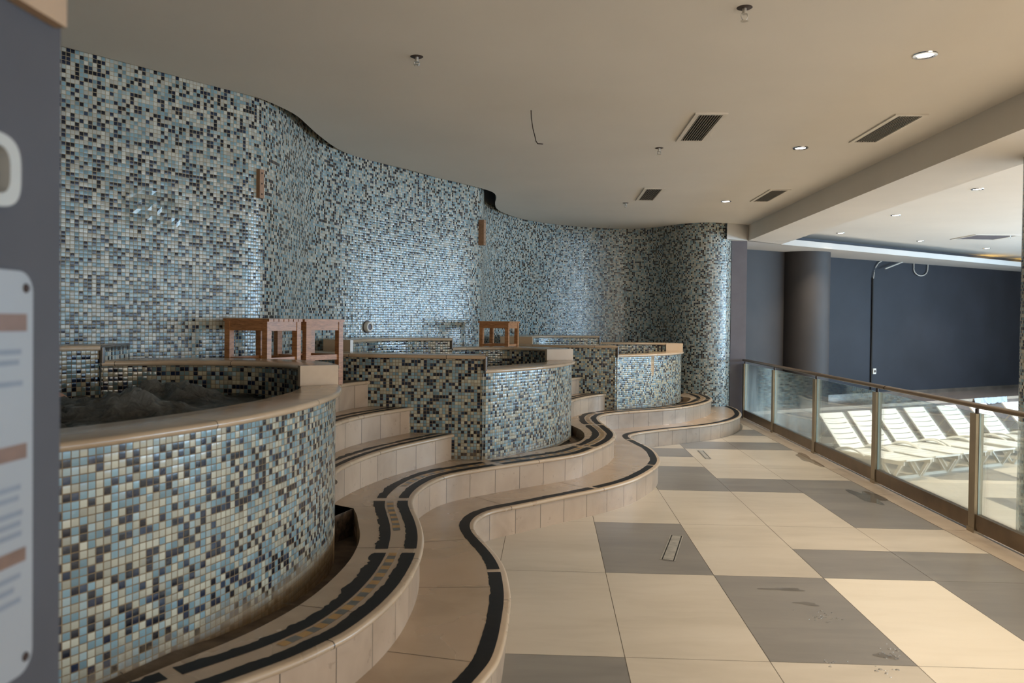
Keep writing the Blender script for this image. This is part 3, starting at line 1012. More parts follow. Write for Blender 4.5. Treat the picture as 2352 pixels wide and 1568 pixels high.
def stair(cur_pts, k, back, label, inlay='stair', base=None):
    cur = catmull(cur_pts, 0.025, 0.03)
    return make_step('stair_step', cur, (k - 1) * R if base is None else base, k * R, [Vector(q) for q in back], label, 'stair steps between the tubs', inlay, joints=1.6, width=0.25)
stair([(-1.24, 4.66), (-1.29, 4.82), (-1.321, 4.99), (-1.30, 5.24), (-1.235, 5.567), (-1.136, 5.882), (-1.013, 6.157), (-0.878, 6.43), (-0.77, 6.66)], 3,
      [(-1.3, 6.67), (-1.75, 6.6), (-1.75, 5.25), (-1.46, 4.97)], 'lowest marble stair step between the nearest tub and the middle tub')
stair([(-1.46, 5.0), (-1.485, 5.35), (-1.488, 5.6), (-1.45, 5.88), (-1.368, 6.153), (-1.246, 6.436), (-1.13, 6.66)], 4,
      [(-1.5, 6.67), (-1.95, 6.6), (-1.9, 5.3), (-1.6, 5.14)], 'second marble stair step up between the nearest tub and the middle tub')
stair([(-1.70, 5.2), (-1.69, 5.8), (-1.645, 6.2), (-1.60, 6.45), (-1.50, 6.66)], 5,
      [(-1.75, 6.7), (-2.0, 6.9), (-2.19, 7.25), (-2.19, 6.9), (-2.18, 6.5), (-2.2, 6.2), (-2.27, 5.95), (-2.40, 5.76), (-2.6, 5.48), (-2.72, 5.30), (-2.45, 5.22), (-2.0, 5.26)],
      'top marble stair landing under the two wooden stools by the nearest tub')
stair([(0.25, 9.3), (0.27, 9.5), (0.31, 9.72), (0.427, 10.06), (0.60, 10.40), (0.78, 10.65)], 3,
      [(0.5, 10.68), (-0.3, 10.72), (-0.3, 9.3)], 'lowest marble stair step between the middle tub and the farthest tub')
stair([(0.02, 9.3), (0.12, 9.75), (0.25, 10.25), (0.44, 10.66)], 4,
      [(0.2, 10.69), (-0.4, 10.75), (-0.4, 9.3)], 'second marble stair step up between the middle tub and the farthest tub')
stair([(-0.28, 9.32), (-0.18, 9.8), (-0.05, 10.3), (0.06, 10.69)], 5,
      [(-0.3, 10.82), (-0.62, 11.05), (-0.85, 11.3), (-0.85, 10.7), (-0.83, 10.35), (-0.88, 10.12), (-1.05, 9.8), (-1.3, 9.4), (-1.35, 9.0), (-0.9, 9.2)],
      'top marble stair landing under the single wooden stool by the middle tub')

# ------------------------------------------------------------------ hot tubs
def make_tub(label, zA, zB, zC, z_base, A_out, A_in, B_out, B_in, C_out, C_in, D_out=None, D_in=None, C_closed=False,
             slab=None, gz=(0.41, 0.41), mat='mosaic_tub', u0=0.0, back_base=2 * R):
    root = empty('hot_tub', (sum(p_[0] for p_ in A_in) / len(A_in) - 0.9, sum(p_[1] for p_ in A_in) / len(A_in), z_base))
    tag(root, label, 'hot tub', 'mosaic hot tubs')
    off = Matrix.Translation(-Vector(root.location))
    def ch(mb, nm, mats, sm=True, parent=None):
        o = mb.build(nm, mats, None, sm)
        o.parent = root
        o.matrix_parent_inverse = off
        return o
    T = 0.032
    def pair(o_, i_, n):
        return smooth(even(catmull(o_, 0.03), n), 2.5), smooth(even(catmull(i_, 0.03), n), 2.5)
    Ao, Ai = pair(A_out, A_in, 90)
    Bo, Bi = pair(B_out, B_in, 60)
    Co, Ci = pair(C_out, C_in, 60)
    ow = MB()
    u = u0
    if D_out:
        Do, Di = pair(D_out, D_in, 60)
        u = ow.wall(offset(Do, 0.035), z_base, zB - T + 0.004, u, 0)
    aw = offset(Ao, 0.035)
    n = len(aw)
    if isinstance(z_base, (int, float)):
        zb = [z_base] * n
    ow.wall(aw, zb, zA - T + 0.004, u, 0)
    ow.wall(offset(Bo, 0.03), back_base, zB - T + 0.004, 9.0, 0)
    ch(ow, 'outer_wall', M[mat])
    iw = MB()
    u = 0.0
    zi = 0.45
    iw.wall(offset(Ai, -0.02), zi, zA - T + 0.004, 0, 0, flip=True)
    iw.wall(offset(Bi, -0.02), zi, zB - T + 0.004, 20, 0, flip=True)
    iw.wall(offset(Ci, -0.02), zi, zC - T + 0.004, 40, 0, flip=True)
    if D_out:
        iw.wall(offset(Di, -0.02), zi, zB - T + 0.004, 60, 0, flip=True)
    # short returns under the raised copings
    for P0, P1, za_, zb_ in ((Ai[-1], Bi[0], zi, zB - T), (Bi[-1], Ci[0], zi, zC - T)):
        iw.wall([P0, P1], za_, zb_, 70, 0)
    ch(iw, 'inner_wall', M['mosaic_in'])
    for nm, o_, i_, z_ in (('coping', Ao, Ai, zA), ('coping', Bo, Bi, zB), ('coping', Co, Ci, zC)) + ((('coping', Do, Di, zB),) if D_out else ()):
        k = MB(); k.ribbon(o_, i_, z_, T)
        ch(k, nm, M['coping'])
    # marble end faces where the coping steps up
    def end_face(o_, i_, z0, z1, toward):
        k = MB()
        d = (i_ - o_); W = d.length; d.normalize()
        nrm = Vector((-d.y, d.x))
        if nrm.dot(toward) < 0: nrm = -nrm
        a = o_ + nrm * 0.012 + d * 0.01; b_ = i_ + nrm * 0.012 - d * 0.0
        a2 = a - nrm * 0.04; b2 = b_ - nrm * 0.04
        vs = [(q.x, q.y, z) for q in (a, b_, b2, a2) for z in (z0, z1 - 0.002)]
        k.add(vs, [(0, 1, 3, 2), (2, 3, 5, 4), (4, 5, 7, 6), (6, 7, 1, 0), (1, 7, 5, 3), (0, 2, 4, 6)])
        ch(k, 'end_block', M['block'], False)
    end_face(Bo[0], Bi[0], zA - 0.005, zB, Ao[-4] - Ao[-1])
    def post(pt, z0, z1):
        k = MB()
        k.tube([(pt.x, pt.y, z0), (pt.x, pt.y, z1)], 0.017, 10)
        ch(k, 'trim_post', M['coping'])
    post(Ci[0].lerp(Co[0], 0.04), zB - 0.01, zC - 0.012)
    k = MB()
    k.wall([Ci[0], Co[0]], zB - 0.005, zC - 0.01)
    ch(k, 'tiled_end', M['mosaic'], False)
    if D_out:
        end_face(Co[-1], Ci[-1], zB - 0.005, zC, Vector((0, -1)))
        post(Do[-1].lerp(Di[-1], 0.05), zA - 0.01, zB - 0.012)
        k = MB()
        k.wall([Do[-1] , Di[-1]], zA - 0.005, zB - 0.01)
        ch(k, 'end_block', M['block'], False)
    if slab:
        # sunken gutter between the step slab and the tub wall
        g = MB()
        nS = 60
        S = even(slab, nS)
        Wl = []
        for q in S:
            best = min(aw, key=lambda v: (v - q).length)
            Wl.append(q + (best - q) * 1.04)
        zs = [gz[0] + (gz[1] - gz[0]) * min(1, max(0, (i / nS - 0.35) / 0.4)) for i in range(nS)]
        vs, fs = [], []
        for i in range(nS):
            vs += [(S[i].x, S[i].y, zs[i]), (Wl[i].x, Wl[i].y, zs[i] + 0.01)]
            if i: fs.append((2 * i - 2, 2 * i, 2 * i + 1, 2 * i - 1))
        g.add(vs, fs)
        ch(g, 'gutter_bed', M['mud'])
        g = MB()
        g.wall(S, zs, 2 * R, 0, 0, flip=False)
        ch(g, 'gutter_edge', M['tread'])
        g = MB()
        a, b_ = S[-1], Wl[-1]
        pts = [a.lerp(b_, i / 12) for i in range(13)]
        g.wall(pts, zs[-1] - 0.02, 2 * R, 0, 0, nz=8, flip=False)
        ch(g, 'gutter_end', M['rubble'])
    return root, Ai, Bi, Ci

tub1_C_out = [(-2.74, 5.10), (-3.03, 4.75), (-3.42, 4.2), (-3.68, 3.6), (-3.65, 2.8), (-3.3, 2.1), (-2.75, 1.6), (-2.25, 1.60)]
tub1_C_in = [(-2.66, 4.62), (-2.8, 4.42), (-3.05, 4.08), (-3.22, 3.6), (-3.2, 2.95), (-2.95, 2.4), (-2.65, 2.08), (-2.42, 1.98)]
t1 = make_tub('nearest mosaic hot tub with bubbling water, beside the sign wall', 1.22, 1.335, 1.43, 0.275,
    [(-2.25, 1.60), (-1.9, 1.80), (-1.62, 2.08), (-1.462, 2.322), (-1.414, 2.398), (-1.37, 2.491), (-1.327, 2.599), (-1.278, 2.712), (-1.228, 2.843), (-1.177, 3.0), (-1.13, 3.206), (-1.095, 3.447), (-1.08, 3.66), (-1.08, 3.902), (-1.10, 4.16), (-1.145, 4.40), (-1.23, 4.64)],
    [(-2.42, 1.98), (-2.15, 2.10), (-1.85, 2.36), (-1.659, 2.635), (-1.605, 2.735), (-1.563, 2.841), (-1.515, 2.976), (-1.466, 3.12), (-1.419, 3.29), (-1.378, 3.505), (-1.35, 3.795), (-1.345, 3.998), (-1.355, 4.174), (-1.375, 4.34), (-1.42, 4.49)],
    [(-1.23, 4.64), (-1.38, 4.93), (-1.62, 5.13), (-2.0, 5.22), (-2.4, 5.21), (-2.74, 5.10)],
    [(-1.42, 4.49), (-1.53, 4.63), (-1.66, 4.745), (-1.80, 4.815), (-2.0, 4.85), (-2.35, 4.80), (-2.66, 4.63)],
    tub1_C_out, tub1_C_in, slab=s1, gz=(0.415, 0.265), mat='mosaic_tub')
t2 = make_tub('middle mosaic hot tub with the rounded front between two stairs', 1.195, 1.312, 1.415, 0.40,
    [(-0.52, 6.60), (-0.409, 6.714), (-0.291, 6.90), (-0.165, 7.10), (-0.032, 7.33), (0.11, 7.64), (0.225, 8.03), (0.285, 8.35), (0.27, 8.62)],
    [(-0.57, 6.97), (-0.53, 7.10), (-0.44, 7.30), (-0.317, 7.52), (-0.18, 7.765), (-0.07, 7.98), (-0.01, 8.20), (-0.02, 8.42)],
    [(0.27, 8.62), (0.12, 8.95), (-0.2, 9.2), (-0.6, 9.25), (-1.0, 9.1), (-1.30, 8.85)],
    [(-0.02, 8.42), (-0.15, 8.65), (-0.37, 8.8), (-0.7, 8.75), (-1.02, 8.48)],
    [(-1.30, 8.85), (-1.62, 8.55), (-1.88, 8.2), (-2.04, 7.8), (-2.10, 7.35)], [(-1.02, 8.46), (-1.3, 8.34), (-1.55, 8.1), (-1.74, 7.7), (-1.80, 7.2)],
    D_out=[(-2.24, 7.3), (-2.05, 6.93), (-1.75, 6.70), (-1.4, 6.63), (-0.9, 6.61), (-0.52, 6.60)], D_in=[(-1.86, 7.25), (-1.7, 7.05), (-1.45, 6.97), (-1.2, 6.95), (-0.9, 6.95), (-0.57, 6.97)],
    slab=s2, gz=(0.41, 0.33), mat='mosaic_tub2')
t3 = make_tub('farthest mosaic hot tub with a rust stain down its front', 1.17, 1.29, 1.39, 0.42,
    [(0.92, 10.62), (0.97, 10.68), (1.189, 10.87), (1.425, 11.09), (1.691, 11.437), (1.915, 11.8), (2.045, 12.148), (2.09, 12.45)],
    [(0.90, 10.98), (1.1, 11.12), (1.28, 11.3), (1.45, 11.57), (1.62, 11.92), (1.75, 12.2), (1.82, 12.43)],
    [(2.09, 12.45), (2.0, 12.85), (1.6, 13.1), (1.2, 13.1), (0.75, 12.95)], [(1.82, 12.43), (1.6, 12.45), (1.35, 12.42), (0.80, 12.38)],
    [(0.75, 12.95), (0.2, 12.85), (-0.35, 12.5), (-0.66, 11.9), (-0.68, 11.15)], [(0.79, 12.36), (0.27, 12.25), (-0.15, 11.95), (-0.25, 11.5), (-0.22, 11.05)],
    D_out=[(-0.82, 11.35), (-0.5, 10.93), (-0.1, 10.72), (0.4, 10.64), (0.92, 10.62)], D_in=[(-0.3, 11.1), (-0.1, 11.03), (0.2, 10.99), (0.5, 10.97), (0.90, 10.98)],
    slab=s3, gz=(0.41, 0.36), mat='mosaic_tub3')

# water: rough and foaming in the nearest tub, still in the two others
def vnoise(x, y):
    return (math.sin(x * 3.1 + 1.3 * math.sin(y * 2.3)) + math.sin(y * 4.7 + 1.7 * math.sin(x * 3.9 + 0.6)) + 0.6 * math.sin(x * 11.3 + y * 7.9) + 0.45 * math.sin(x * 17.1 - y * 19.7 + 2 * math.sin(y * 6))) / 3.0
def inside(pt, poly):
    x, y = pt; c_ = False; j = len(poly) - 1
    for i in range(len(poly)):
        if (poly[i].y > y) != (poly[j].y > y) and x < (poly[j].x - poly[i].x) * (y - poly[i].y) / (poly[j].y - poly[i].y) + poly[i].x:
            c_ = not c_
        j = i
    return c_
def tub_water(t, z, name, label, rough, mat):
    poly = offset(t[1], -0.015) + offset(t[2], -0.015) + offset(t[3], -0.015)
    mb = MB()
    if not rough:
        mb.poly([tuple(q) for q in poly], z)
        o = mb.build(name, mat)
    else:
        xs = [q.x for q in poly]; ysx = [q.y for q in poly]
        st = 0.028
        idx = {}
        nx, ny = int((max(xs) - min(xs)) / st) + 2, int((max(ysx) - min(ysx)) / st) + 2
        V = []
        jets = [(-2.02, 4.42, 0.15, 0.13), (-2.25, 4.40, 0.11, 0.13), (-1.95, 3.60, 0.14, 0.22), (-2.25, 3.35, 0.08, 0.2), (-1.85, 2.95, 0.07, 0.14), (-2.5, 3.9, 0.07, 0.25), (-1.62, 3.6, 0.03, 0.2)]
        for i in range(nx):
            for j in range(ny):
                x, y = min(xs) + i * st, min(ysx) + j * st
                if not inside((x, y), poly): continue
                h = sum(a * math.exp(-((x - u_) ** 2 + (y - v_) ** 2) / (s_ * s_)) for u_, v_, a, s_ in jets)
                zz = z + h * (0.85 + 0.35 * vnoise(x * 6, y * 6)) + 0.016 * vnoise(x * 4.2, y * 4.2) + (0.008 + 0.12 * h) * vnoise(x * 12 + 3, y * 12)
                idx[(i, j)] = len(V); V.append((x, y, zz))
        F = [(idx[(i, j)], idx[(i + 1, j)], idx[(i + 1, j + 1)], idx[(i, j + 1)]) for (i, j) in idx if (i + 1, j) in idx and (i + 1, j + 1) in idx and (i, j + 1) in idx]
        mb.add(V, F)
        mb.poly([tuple(q) for q in poly], z - 0.02)
        o = mb.build(name, mat, None, True)
    tag(o, label, 'water', kind='stuff')
    return o
tub_water(t1, 1.125, 'bubbling_water', 'foaming dark grey water bubbling in the nearest hot tub', True, M['water'])
tub_water(t2, 1.10, 'still_water', 'still water inside the middle hot tub', False, M['still'])
tub_water(t3, 1.08, 'still_water', 'still water inside the farthest hot tub', False, M['still'])

# ------------------------------------------------------------------ wooden stools
def make_stool():
    root = empty('wooden_stool')
    s_, H = 0.19, 0.515
    n = 7
    w_ = 2 * s_ / n
    for i in range(n):
        k = MB(); k.box(-s_ - 0.012, s_ + 0.012, -s_ + i * w_ + 0.004, -s_ + (i + 1) * w_ - 0.004, H - 0.02, H)
        k.build('seat_slat', M['wood'], root)
    for sx in (-1, 1):
        for sy in (-1, 1):
            k = MB(); k.box(sx * (s_ - 0.025) - 0.0225, sx * (s_ - 0.025) + 0.0225, sy * (s_ - 0.025) - 0.0225, sy * (s_ - 0.025) + 0.0225, 0, H - 0.02)
            k.build('leg', M['wood'], root)
    for sg in (-1, 1):
        k = MB(); k.box(-s_ + 0.045, s_ - 0.045, sg * (s_ - 0.018) - 0.011, sg * (s_ - 0.018) + 0.011, H - 0.085, H - 0.02)
        k.build('apron', M['wood'], root)
        k = MB(); k.box(sg * (s_ - 0.018) - 0.011, sg * (s_ - 0.018) + 0.011, -s_ + 0.045, s_ - 0.045, H - 0.085, H - 0.02)
        k.build('apron', M['wood'], root)
        k = MB(); k.box(-s_ + 0.045, s_ - 0.045, sg * (s_ - 0.025) - 0.011, sg * (s_ - 0.025) + 0.011, 0.20, 0.24)
        k.build('stretcher', M['wood'], root)
        k = MB(); k.box(sg * (s_ - 0.025) - 0.011, sg * (s_ - 0.025) + 0.011, -s_ + 0.045, s_ - 0.045, 0.20, 0.24)
        k.build('stretcher', M['wood'], root)
    return root
def place_stool(o, near, left, zf, label, turn=0.0):
    """near corner and the corner to its left fix the plan position; slats run along that side"""
    a, b_ = Vector(near), Vector(left)
    d = (b_ - a).normalized()
    n = Vector((d.y, -d.x))
    if n.dot(a) < 0: n = -n
    c_ = a + d * 0.19 + n * 0.19
    o.location = (c_.x, c_.y, zf)
    o.rotation_euler = (0, 0, math.atan2(d.y, d.x) + turn)
    tag(o, label, 'stool', 'slatted wooden stools')
st1 = make_stool()
st2 = copy_tree(st1)
st3 = copy_tree(st1)
place_stool(st1, (-1.945, 5.43), (-2.31, 5.56), 5 * R, 'slatted wooden stool against the mosaic wall behind the nearest tub, left of the pair')
place_stool(st2, (-1.825, 5.93), (-2.147, 6.131), 5 * R, 'slatted wooden stool nearer the stairs by the nearest tub, right of the pair', PI / 2)
place_stool(st3, (-0.479, 9.5), (-0.854, 9.62), 5 * R, 'slatted wooden stool standing alone behind the middle tub')

# ------------------------------------------------------------------ fittings on the mosaic wall
def wall_at(pt):
    i = min(range(len(cw)), key=lambda k: (cw[k] - Vector(pt)).length)
    t_ = (cw[min(i + 1, len(cw) - 1)] - cw[max(i - 1, 0)]).normalized()
    return cw[i], Vector((t_.y, -t_.x)), t_         # point, normal into room, tangent
def batten(pt, z0, z1, label, w_=0.05, d_=0.03):
    q, n, t_ = wall_at(pt)
    k = MB()
    Mx = Matrix(((t_.x, n.x, 0, q.x), (t_.y, n.y, 0, q.y), (0, 0, 1, 0), (0, 0, 0, 1)))
    k.box(-w_ / 2, w_ / 2, -0.004, d_, z0, z1, 0, Mx)
    o = k.build('wood_batten', M['batten'])
    tag(o, label, 'batten', 'wooden battens on the mosaic wall')
    for zz in (z0 + 0.03, (z0 + z1) / 2, z1 - 0.03):
        s_ = MB()
        c_ = q + n * (d_ + 0.001)
        Ms = Matrix(((t_.x, 0, n.x, 0), (t_.y, 0, n.y, 0), (0, 1, 0, 0), (0, 0, 0, 1)))
        s_.lathe([(0.0, 0.002), (0.006, 0.002), (0.007, -0.002)], (c_.x, c_.y, zz), 10, 0, M=Ms)
        s_.build('screw', M['screw'], o)
batten((-2.235, 6.057), 2.525, 2.745, 'small vertical wooden batten screwed to the bulging mosaic wall above the stool pair')
batten((-0.897, 10.145), 2.567, 2.888, 'small vertical wooden batten on the mosaic corner above the lone stool', 0.07, 0.07)
def wall_jet(pt, z, label, r=0.056):
    q, n, t_ = wall_at(pt)
    Ms = Matrix(((t_.x, 0, n.x, 0), (t_.y, 0, n.y, 0), (0, 1, 0, 0), (0, 0, 0, 1)))
    root = empty('wall_light', (q.x, q.y, z))
    tag(root, label, 'wall light', 'round lights set in the mosaic wall')
    k = MB(); k.lathe([(r * 1.0, -0.005), (r, 0.035), (r * 0.86, 0.045), (r * 0.62, 0.045), (r * 0.6, 0.03)], (0, 0, 0), 24, 0, M=Ms)
    k.build('ring', M['vent'], root, True)
    k = MB(); k.lathe([(0.0, 0.034), (r * 0.6, 0.034)], (0, 0, 0), 24, 0, M=Ms)
    k.build('lens', M['pier'], root, True)
    k = MB(); k.lathe([(r * 1.25, -0.002), (r * 1.25, 0.003), (r * 0.95, 0.004)], (0, 0, 0), 20, 0, M=Ms)
    k.build('gasket', M['wire'], root, True)
wall_jet((-1.908, 8.342), 1.525, 'round chrome light low on the mosaic wall between the stool pair and the lone stool')
wall_jet((-0.577, 12.884), 1.466, 'round light in the mosaic wall, partly behind the lone stool')
# clear plastic sleeve stuck to the wall above the nearest tub
k = MB()
seg = [p_ for p_ in cw if -2.83 < p_.x < -2.60 and 5.0 < p_.y < 5.75]
seg = offset(seg, -0.012)
rnd = random.Random(3)
L_ = arclen(seg)
vs, fs = [], []
for i, q in enumerate(seg):
    for j in range(8):
        h = 2.225 + 0.235 * j / 7
        n_ = normals(seg)[i]
        dd = -0.02 * rnd.random()
        vs.append((q.x + n_.x * dd, q.y + n_.y * dd, h))
        if i and j:
            fs.append((8 * (i - 1) + j - 1, 8 * i + j - 1, 8 * i + j, 8 * (i - 1) + j))
k.add(vs, fs)
tag(k.build('plastic_sleeve', M['clear_film']), 'crumpled clear plastic sleeve stuck on the mosaic wall above the nearest tub', 'plastic sleeve')

# ------------------------------------------------------------------ columns
k = MB()
k.lathe([(0.49, 0.05), (0.49, 3.02)], (5.03, 16.02, 0), 64)
tag(k.build('round_column', M['wall_brown'], None, True), 'thick round dark grey column against the far wall', 'column')
k = MB()
k.lathe([(0.36, DECK), (0.36, 3.30)], (4.255, 6.68, 0), 64)
tag(k.build('mosaic_column', M['mosaic'], None, True), 'blue mosaic column behind the glass fence at the right edge', 'column')

# ------------------------------------------------------------------ glass fence
FX = 3.345
POSTS = [13.70, 11.93, 10.09, 8.25, 6.36, 4.50, 2.65]
fence = empty('glass_fence', (FX, 8.25, 0))
tag(fence, 'glass balustrade with bronze posts and handrail along the right edge of the tiled floor', 'fence')
offF = Matrix.Translation(-Vector(fence.location))
def chF(mb, nm, mats, sm=False):
    o = mb.build(nm, mats, None, sm)
    o.parent = fence
    o.matrix_parent_inverse = offF
    return o
for i, py in enumerate(POSTS):
    k = MB()
    k.box(FX - 0.03, FX + 0.03, py - 0.045, py + 0.045, 0.0, 0.925)
    k.box(FX - 0.036, FX + 0.036, py - 0.055, py + 0.055, 0.0, 0.035)
    chF(k, 'post', M['steel'])
    k = MB()
    k.lathe([(0.014, 0.925), (0.014, 0.962)], (FX, py, 0), 10)
    chF(k, 'spigot', M['wire'], True)
    if i < len(POSTS) - 1:
        y1, y0 = py - 0.05, POSTS[i + 1] + 0.05
        k = MB()
        vs = [(x, y, z) for x in (FX - 0.006, FX + 0.006) for y in (y0, y1) for z in (0.13, 0.93)]
        k.add(vs, [(0, 1, 3, 2), (4, 6, 7, 5)], None, 0)
        k.add(vs, [(0, 4, 5, 1), (2, 3, 7, 6), (0, 2, 6, 4), (1, 5, 7, 3)], None, 1)
        chF(k, 'glass_panel', [M['glass'], M['glass_edge']])
        k = MB()
        k.box(FX - 0.022, FX + 0.022, y0 - 0.004, y1 + 0.004, 0.02, 0.145)
        chF(k, 'base_rail', M['rail_dark'])
for y0, y1 in ((8.02, 13.75), (2.6, 8.0)):
    k = MB()
    pr_ = [(FX + 0.036 * math.cos(a), 0.985 + 0.021 * math.sin(a)) for a in [2 * PI * i / 16 for i in range(16)]]
    vs = [(x, y, z) for y in (y0, y1) for x, z in pr_]
    k.add(vs, [(i, (i + 1) % 16, 16 + (i + 1) % 16, 16 + i) for i in range(16)] + [tuple(range(15, -1, -1)), tuple(range(16, 32))], [(0, 0)] * 32)
    chF(k, 'handrail', M['rail_dark'], True)

# ------------------------------------------------------------------ sun loungers
def slotted(w0, w1, length, slots, thick, M4, crown=0.0, rise=None):
    """moulded panel with curved through slots; local x across, y along, z up, mapped by M4"""
    mb = MB()
    edges = []
    ny = slots
    nx = 10
    gapy = 0.016
    rim = 0.045
    def zt(y):
        return rise(y) if rise else 0.0
    def band(xa, xb, fy0, fy1, n):
        top, bot = [], []
        for i in range(n + 1):
            x = xa + (xb - xa) * i / n
            for f in (fy0, fy1):
                y = f(x)
                top.append(M4 @ Vector((x, y, zt(y)))); bot.append(M4 @ Vector((x, y, zt(y) - thick)))
        vs = top + bot
        m_ = len(top)
        fs = []
        for i in range(n):
            a = 2 * i
            fs.append((a, a + 2, a + 3, a + 1))
            fs.append((m_ + a, m_ + a + 1, m_ + a + 3, m_ + a + 2))
            fs.append((a, m_ + a, m_ + a + 2, a + 2))
            fs.append((a + 1, a + 3, m_ + a + 3, m_ + a + 1))
        fs.append((0, 1, m_ + 1, m_))
        fs.append((2 * n, m_ + 2 * n, m_ + 2 * n + 1, 2 * n + 1))
        mb.add(vs, fs, [(0, 0)] * len(vs))
    W = w0 / 2
    cv = lambda x: crown * (1 - (x / W) ** 2)
    pitch = length / ny
    for k_ in range(ny):
        y0 = k_ * pitch + (gapy / 2 if k_ else 0)
        y1 = (k_ + 1) * pitch - (gapy / 2 if k_ < ny - 1 else 0)
        sub = 3 if rise else 1
        for s_ in range(sub):
            ya, yb = y0 + (y1 - y0) * s_ / sub, y0 + (y1 - y0) * (s_ + 1) / sub
            band(-W + rim, W - rim, (lambda x, q=ya, e=(k_ == 0 and s_ == 0): q + (0 if e else cv(x))), (lambda x, q=yb, e=(k_ == ny - 1 and s_ == sub - 1): q + (0 if e else cv(x))), nx)
    # side rims bridge the slots
    m2 = 14
    for sx in (-1, 1):
        for i in range(m2):
            ya, yb = length * i / m2, length * (i + 1) / m2
            xa, xb = sorted((sx * (W - rim), sx * W))
            band(xa, xb, (lambda x, q=ya: q), (lambda x, q=yb: q), 1)
    return mb
def make_lounger():
    root = empty('sun_lounger')
    zs = 0.315
    def rise(y):
        e = max(0.0, (y - 1.05) / 0.20)
        return 0.035 * e * e - 0.012 * math.exp(-((y - 0.95) / 0.2) ** 2)
    seat = slotted(0.60, 0.60, 1.25, 9, 0.028, Matrix.Translation((0, 0, zs)), 0.02, rise)
    seat.build('seat', M['plastic'], root)
    ang = math.radians(48)
    B4 = Matrix.Translation((0, -0.01, zs + 0.01)) @ Matrix.Rotation(PI - ang, 4, 'X')
    B4 = Matrix.Translation((0, -0.01, zs + 0.012)) @ Matrix(((1, 0, 0, 0), (0, -math.cos(ang), math.sin(ang), 0), (0, math.sin(ang), math.cos(ang), 0), (0, 0, 0, 1)))
    back = slotted(0.56, 0.56, 0.74, 7, 0.026, B4, -0.018)
    back.build('backrest', M['plastic'], root)
    for sx in (-1, 1):
        k = MB()
        k.bar((sx * 0.31, -0.72, zs - 0.045), (sx * 0.31, 0.05, zs - 0.045), 0.03, 0.055)
        k.bar((sx * 0.31, 0.05, zs - 0.045), (sx * 0.31, 1.22, zs - 0.035), 0.03, 0.06)
        k.build('side_rail', M['plastic_leg'], root)
        k = MB()
        pts = [(sx * 0.335, -0.12 + 0.62 * i / 14, zs - 0.03 + 0.095 * math.sin(PI * i / 14) ** 0.8) for i in range(15)]
        k.tube(pts, 0.019, 8)
        k.build('armrest', M['plastic'], root, True)
        # back prop
        k = MB()
        k.bar((sx * 0.22, -0.34, zs + 0.36), (sx * 0.24, -0.66, zs - 0.03), 0.018, 0.022)
        k.build('back_prop', M['plastic_leg'], root)
        for ya, yb in ((0.80, 0.98), (1.16, 1.02), (-0.30, -0.44), (-0.66, -0.50)):
            k = MB()
            k.bar((sx * 0.30, ya, zs - 0.05), (sx * 0.30, yb, 0.022), 0.036, 0.05, taper=0.85)
            k.build('leg', M['plastic_leg'], root)
    for ya in (1.0, -0.47):
        k = MB()
        k.bar((-0.30, ya, 0.022), (0.30, ya, 0.022), 0.06, 0.044)
        k.build('foot_bar', M['plastic_leg'], root)
    k = MB()
    k.bar((-0.31, -0.71, zs - 0.045), (0.31, -0.71, zs - 0.045), 0.03, 0.05)
    k.build('head_rail', M['plastic_leg'], root)
    return root
lg = make_lounger()
names = ['first white plastic sun lounger from the left behind the fence, nearest the round dark column',
         'second white plastic sun lounger from the left, behind the third fence post from the right',
         'third white plastic sun lounger from the left, brightest lit in the row',
         'fourth white plastic sun lounger from the left, in the middle of the row',
         'fifth white plastic sun lounger from the left, backrest left of the nearest post',
         'sixth white plastic sun lounger from the left, just right of the nearest post',
         'last white plastic sun lounger on the right, half hidden by the mosaic column']
hing = [(5.22, 13.80), (5.86, 14.22), (6.50, 14.62), (7.19, 15.02), (8.02, 15.48), (8.86, 15.95), (9.78, 16.42)]
for i, (hx, hy) in enumerate(hing):
    o = lg if i == 0 else copy_tree(lg)
    o.location = (hx, hy, DECK)
    o.rotation_euler = (0, 0, math.atan2(-0.88, 0.48) - PI / 2)
    tag(o, names[i], 'sun lounger', 'white sun loungers in a row beyond the glass')

# ------------------------------------------------------------------ ceiling fittings
def make_vent(width, length, n, name='air_vent'):
    root = empty(name)
    fr_ = MB()
    w2, l2, b_ = width / 2, length / 2, 0.035
    for x0, x1, y0, y1 in ((-w2 - b_, -w2, -l2 - b_, l2 + b_), (w2, w2 + b_, -l2 - b_, l2 + b_), (-w2, w2, -l2 - b_, -l2), (-w2, w2, l2, l2 + b_)):
        fr_.box(x0, x1, y0, y1, -0.012, 0.0)
    fr_.build('frame', M['vent'], root)
    k = MB(); k.box(-w2, w2, -l2, l2, -0.0015, -0.0005)
    k.build('duct', M['void'], root)
    for i in range(n):
        x = -w2 + width * (i + 0.5) / n
        k = MB()
        k.bar((x, -l2, -0.006), (x, l2, -0.006), 0.005, 0.007)
        k.build('slat', M['slat'], root)
    return root
v = make_vent(0.19, 0.92, 9)
vents = [((1.28, 6.93), 'nearer slatted ceiling vent left of the nearer downlights, with a dirty frame'), ((2.86, 6.97), 'nearer slatted ceiling vent close to the beam'),
         ((1.30, 10.50), 'farther slatted ceiling vent over the wavy steps'), ((2.86, 10.56), 'farther slatted ceiling vent close to the beam')]
for i, ((vx, vy), lb) in enumerate(vents):
    o = v if i == 0 else copy_tree(v)
    o.location = (vx, vy, CEIL)
    tag(o, lb, 'vent', 'slatted ceiling vents')
hatch = empty('access_hatch', (8.15, 15.35, CEIL))
tag(hatch, 'square ceiling hatch beyond the beam near the far wall', 'hatch')
hatch.rotation_euler = (0, 0, 0.05)
k = MB(); k.box(-0.36, 0.36, -0.36, 0.36, -0.006, 0.0); k.build('panel', M['pier'], hatch)
k = MB()
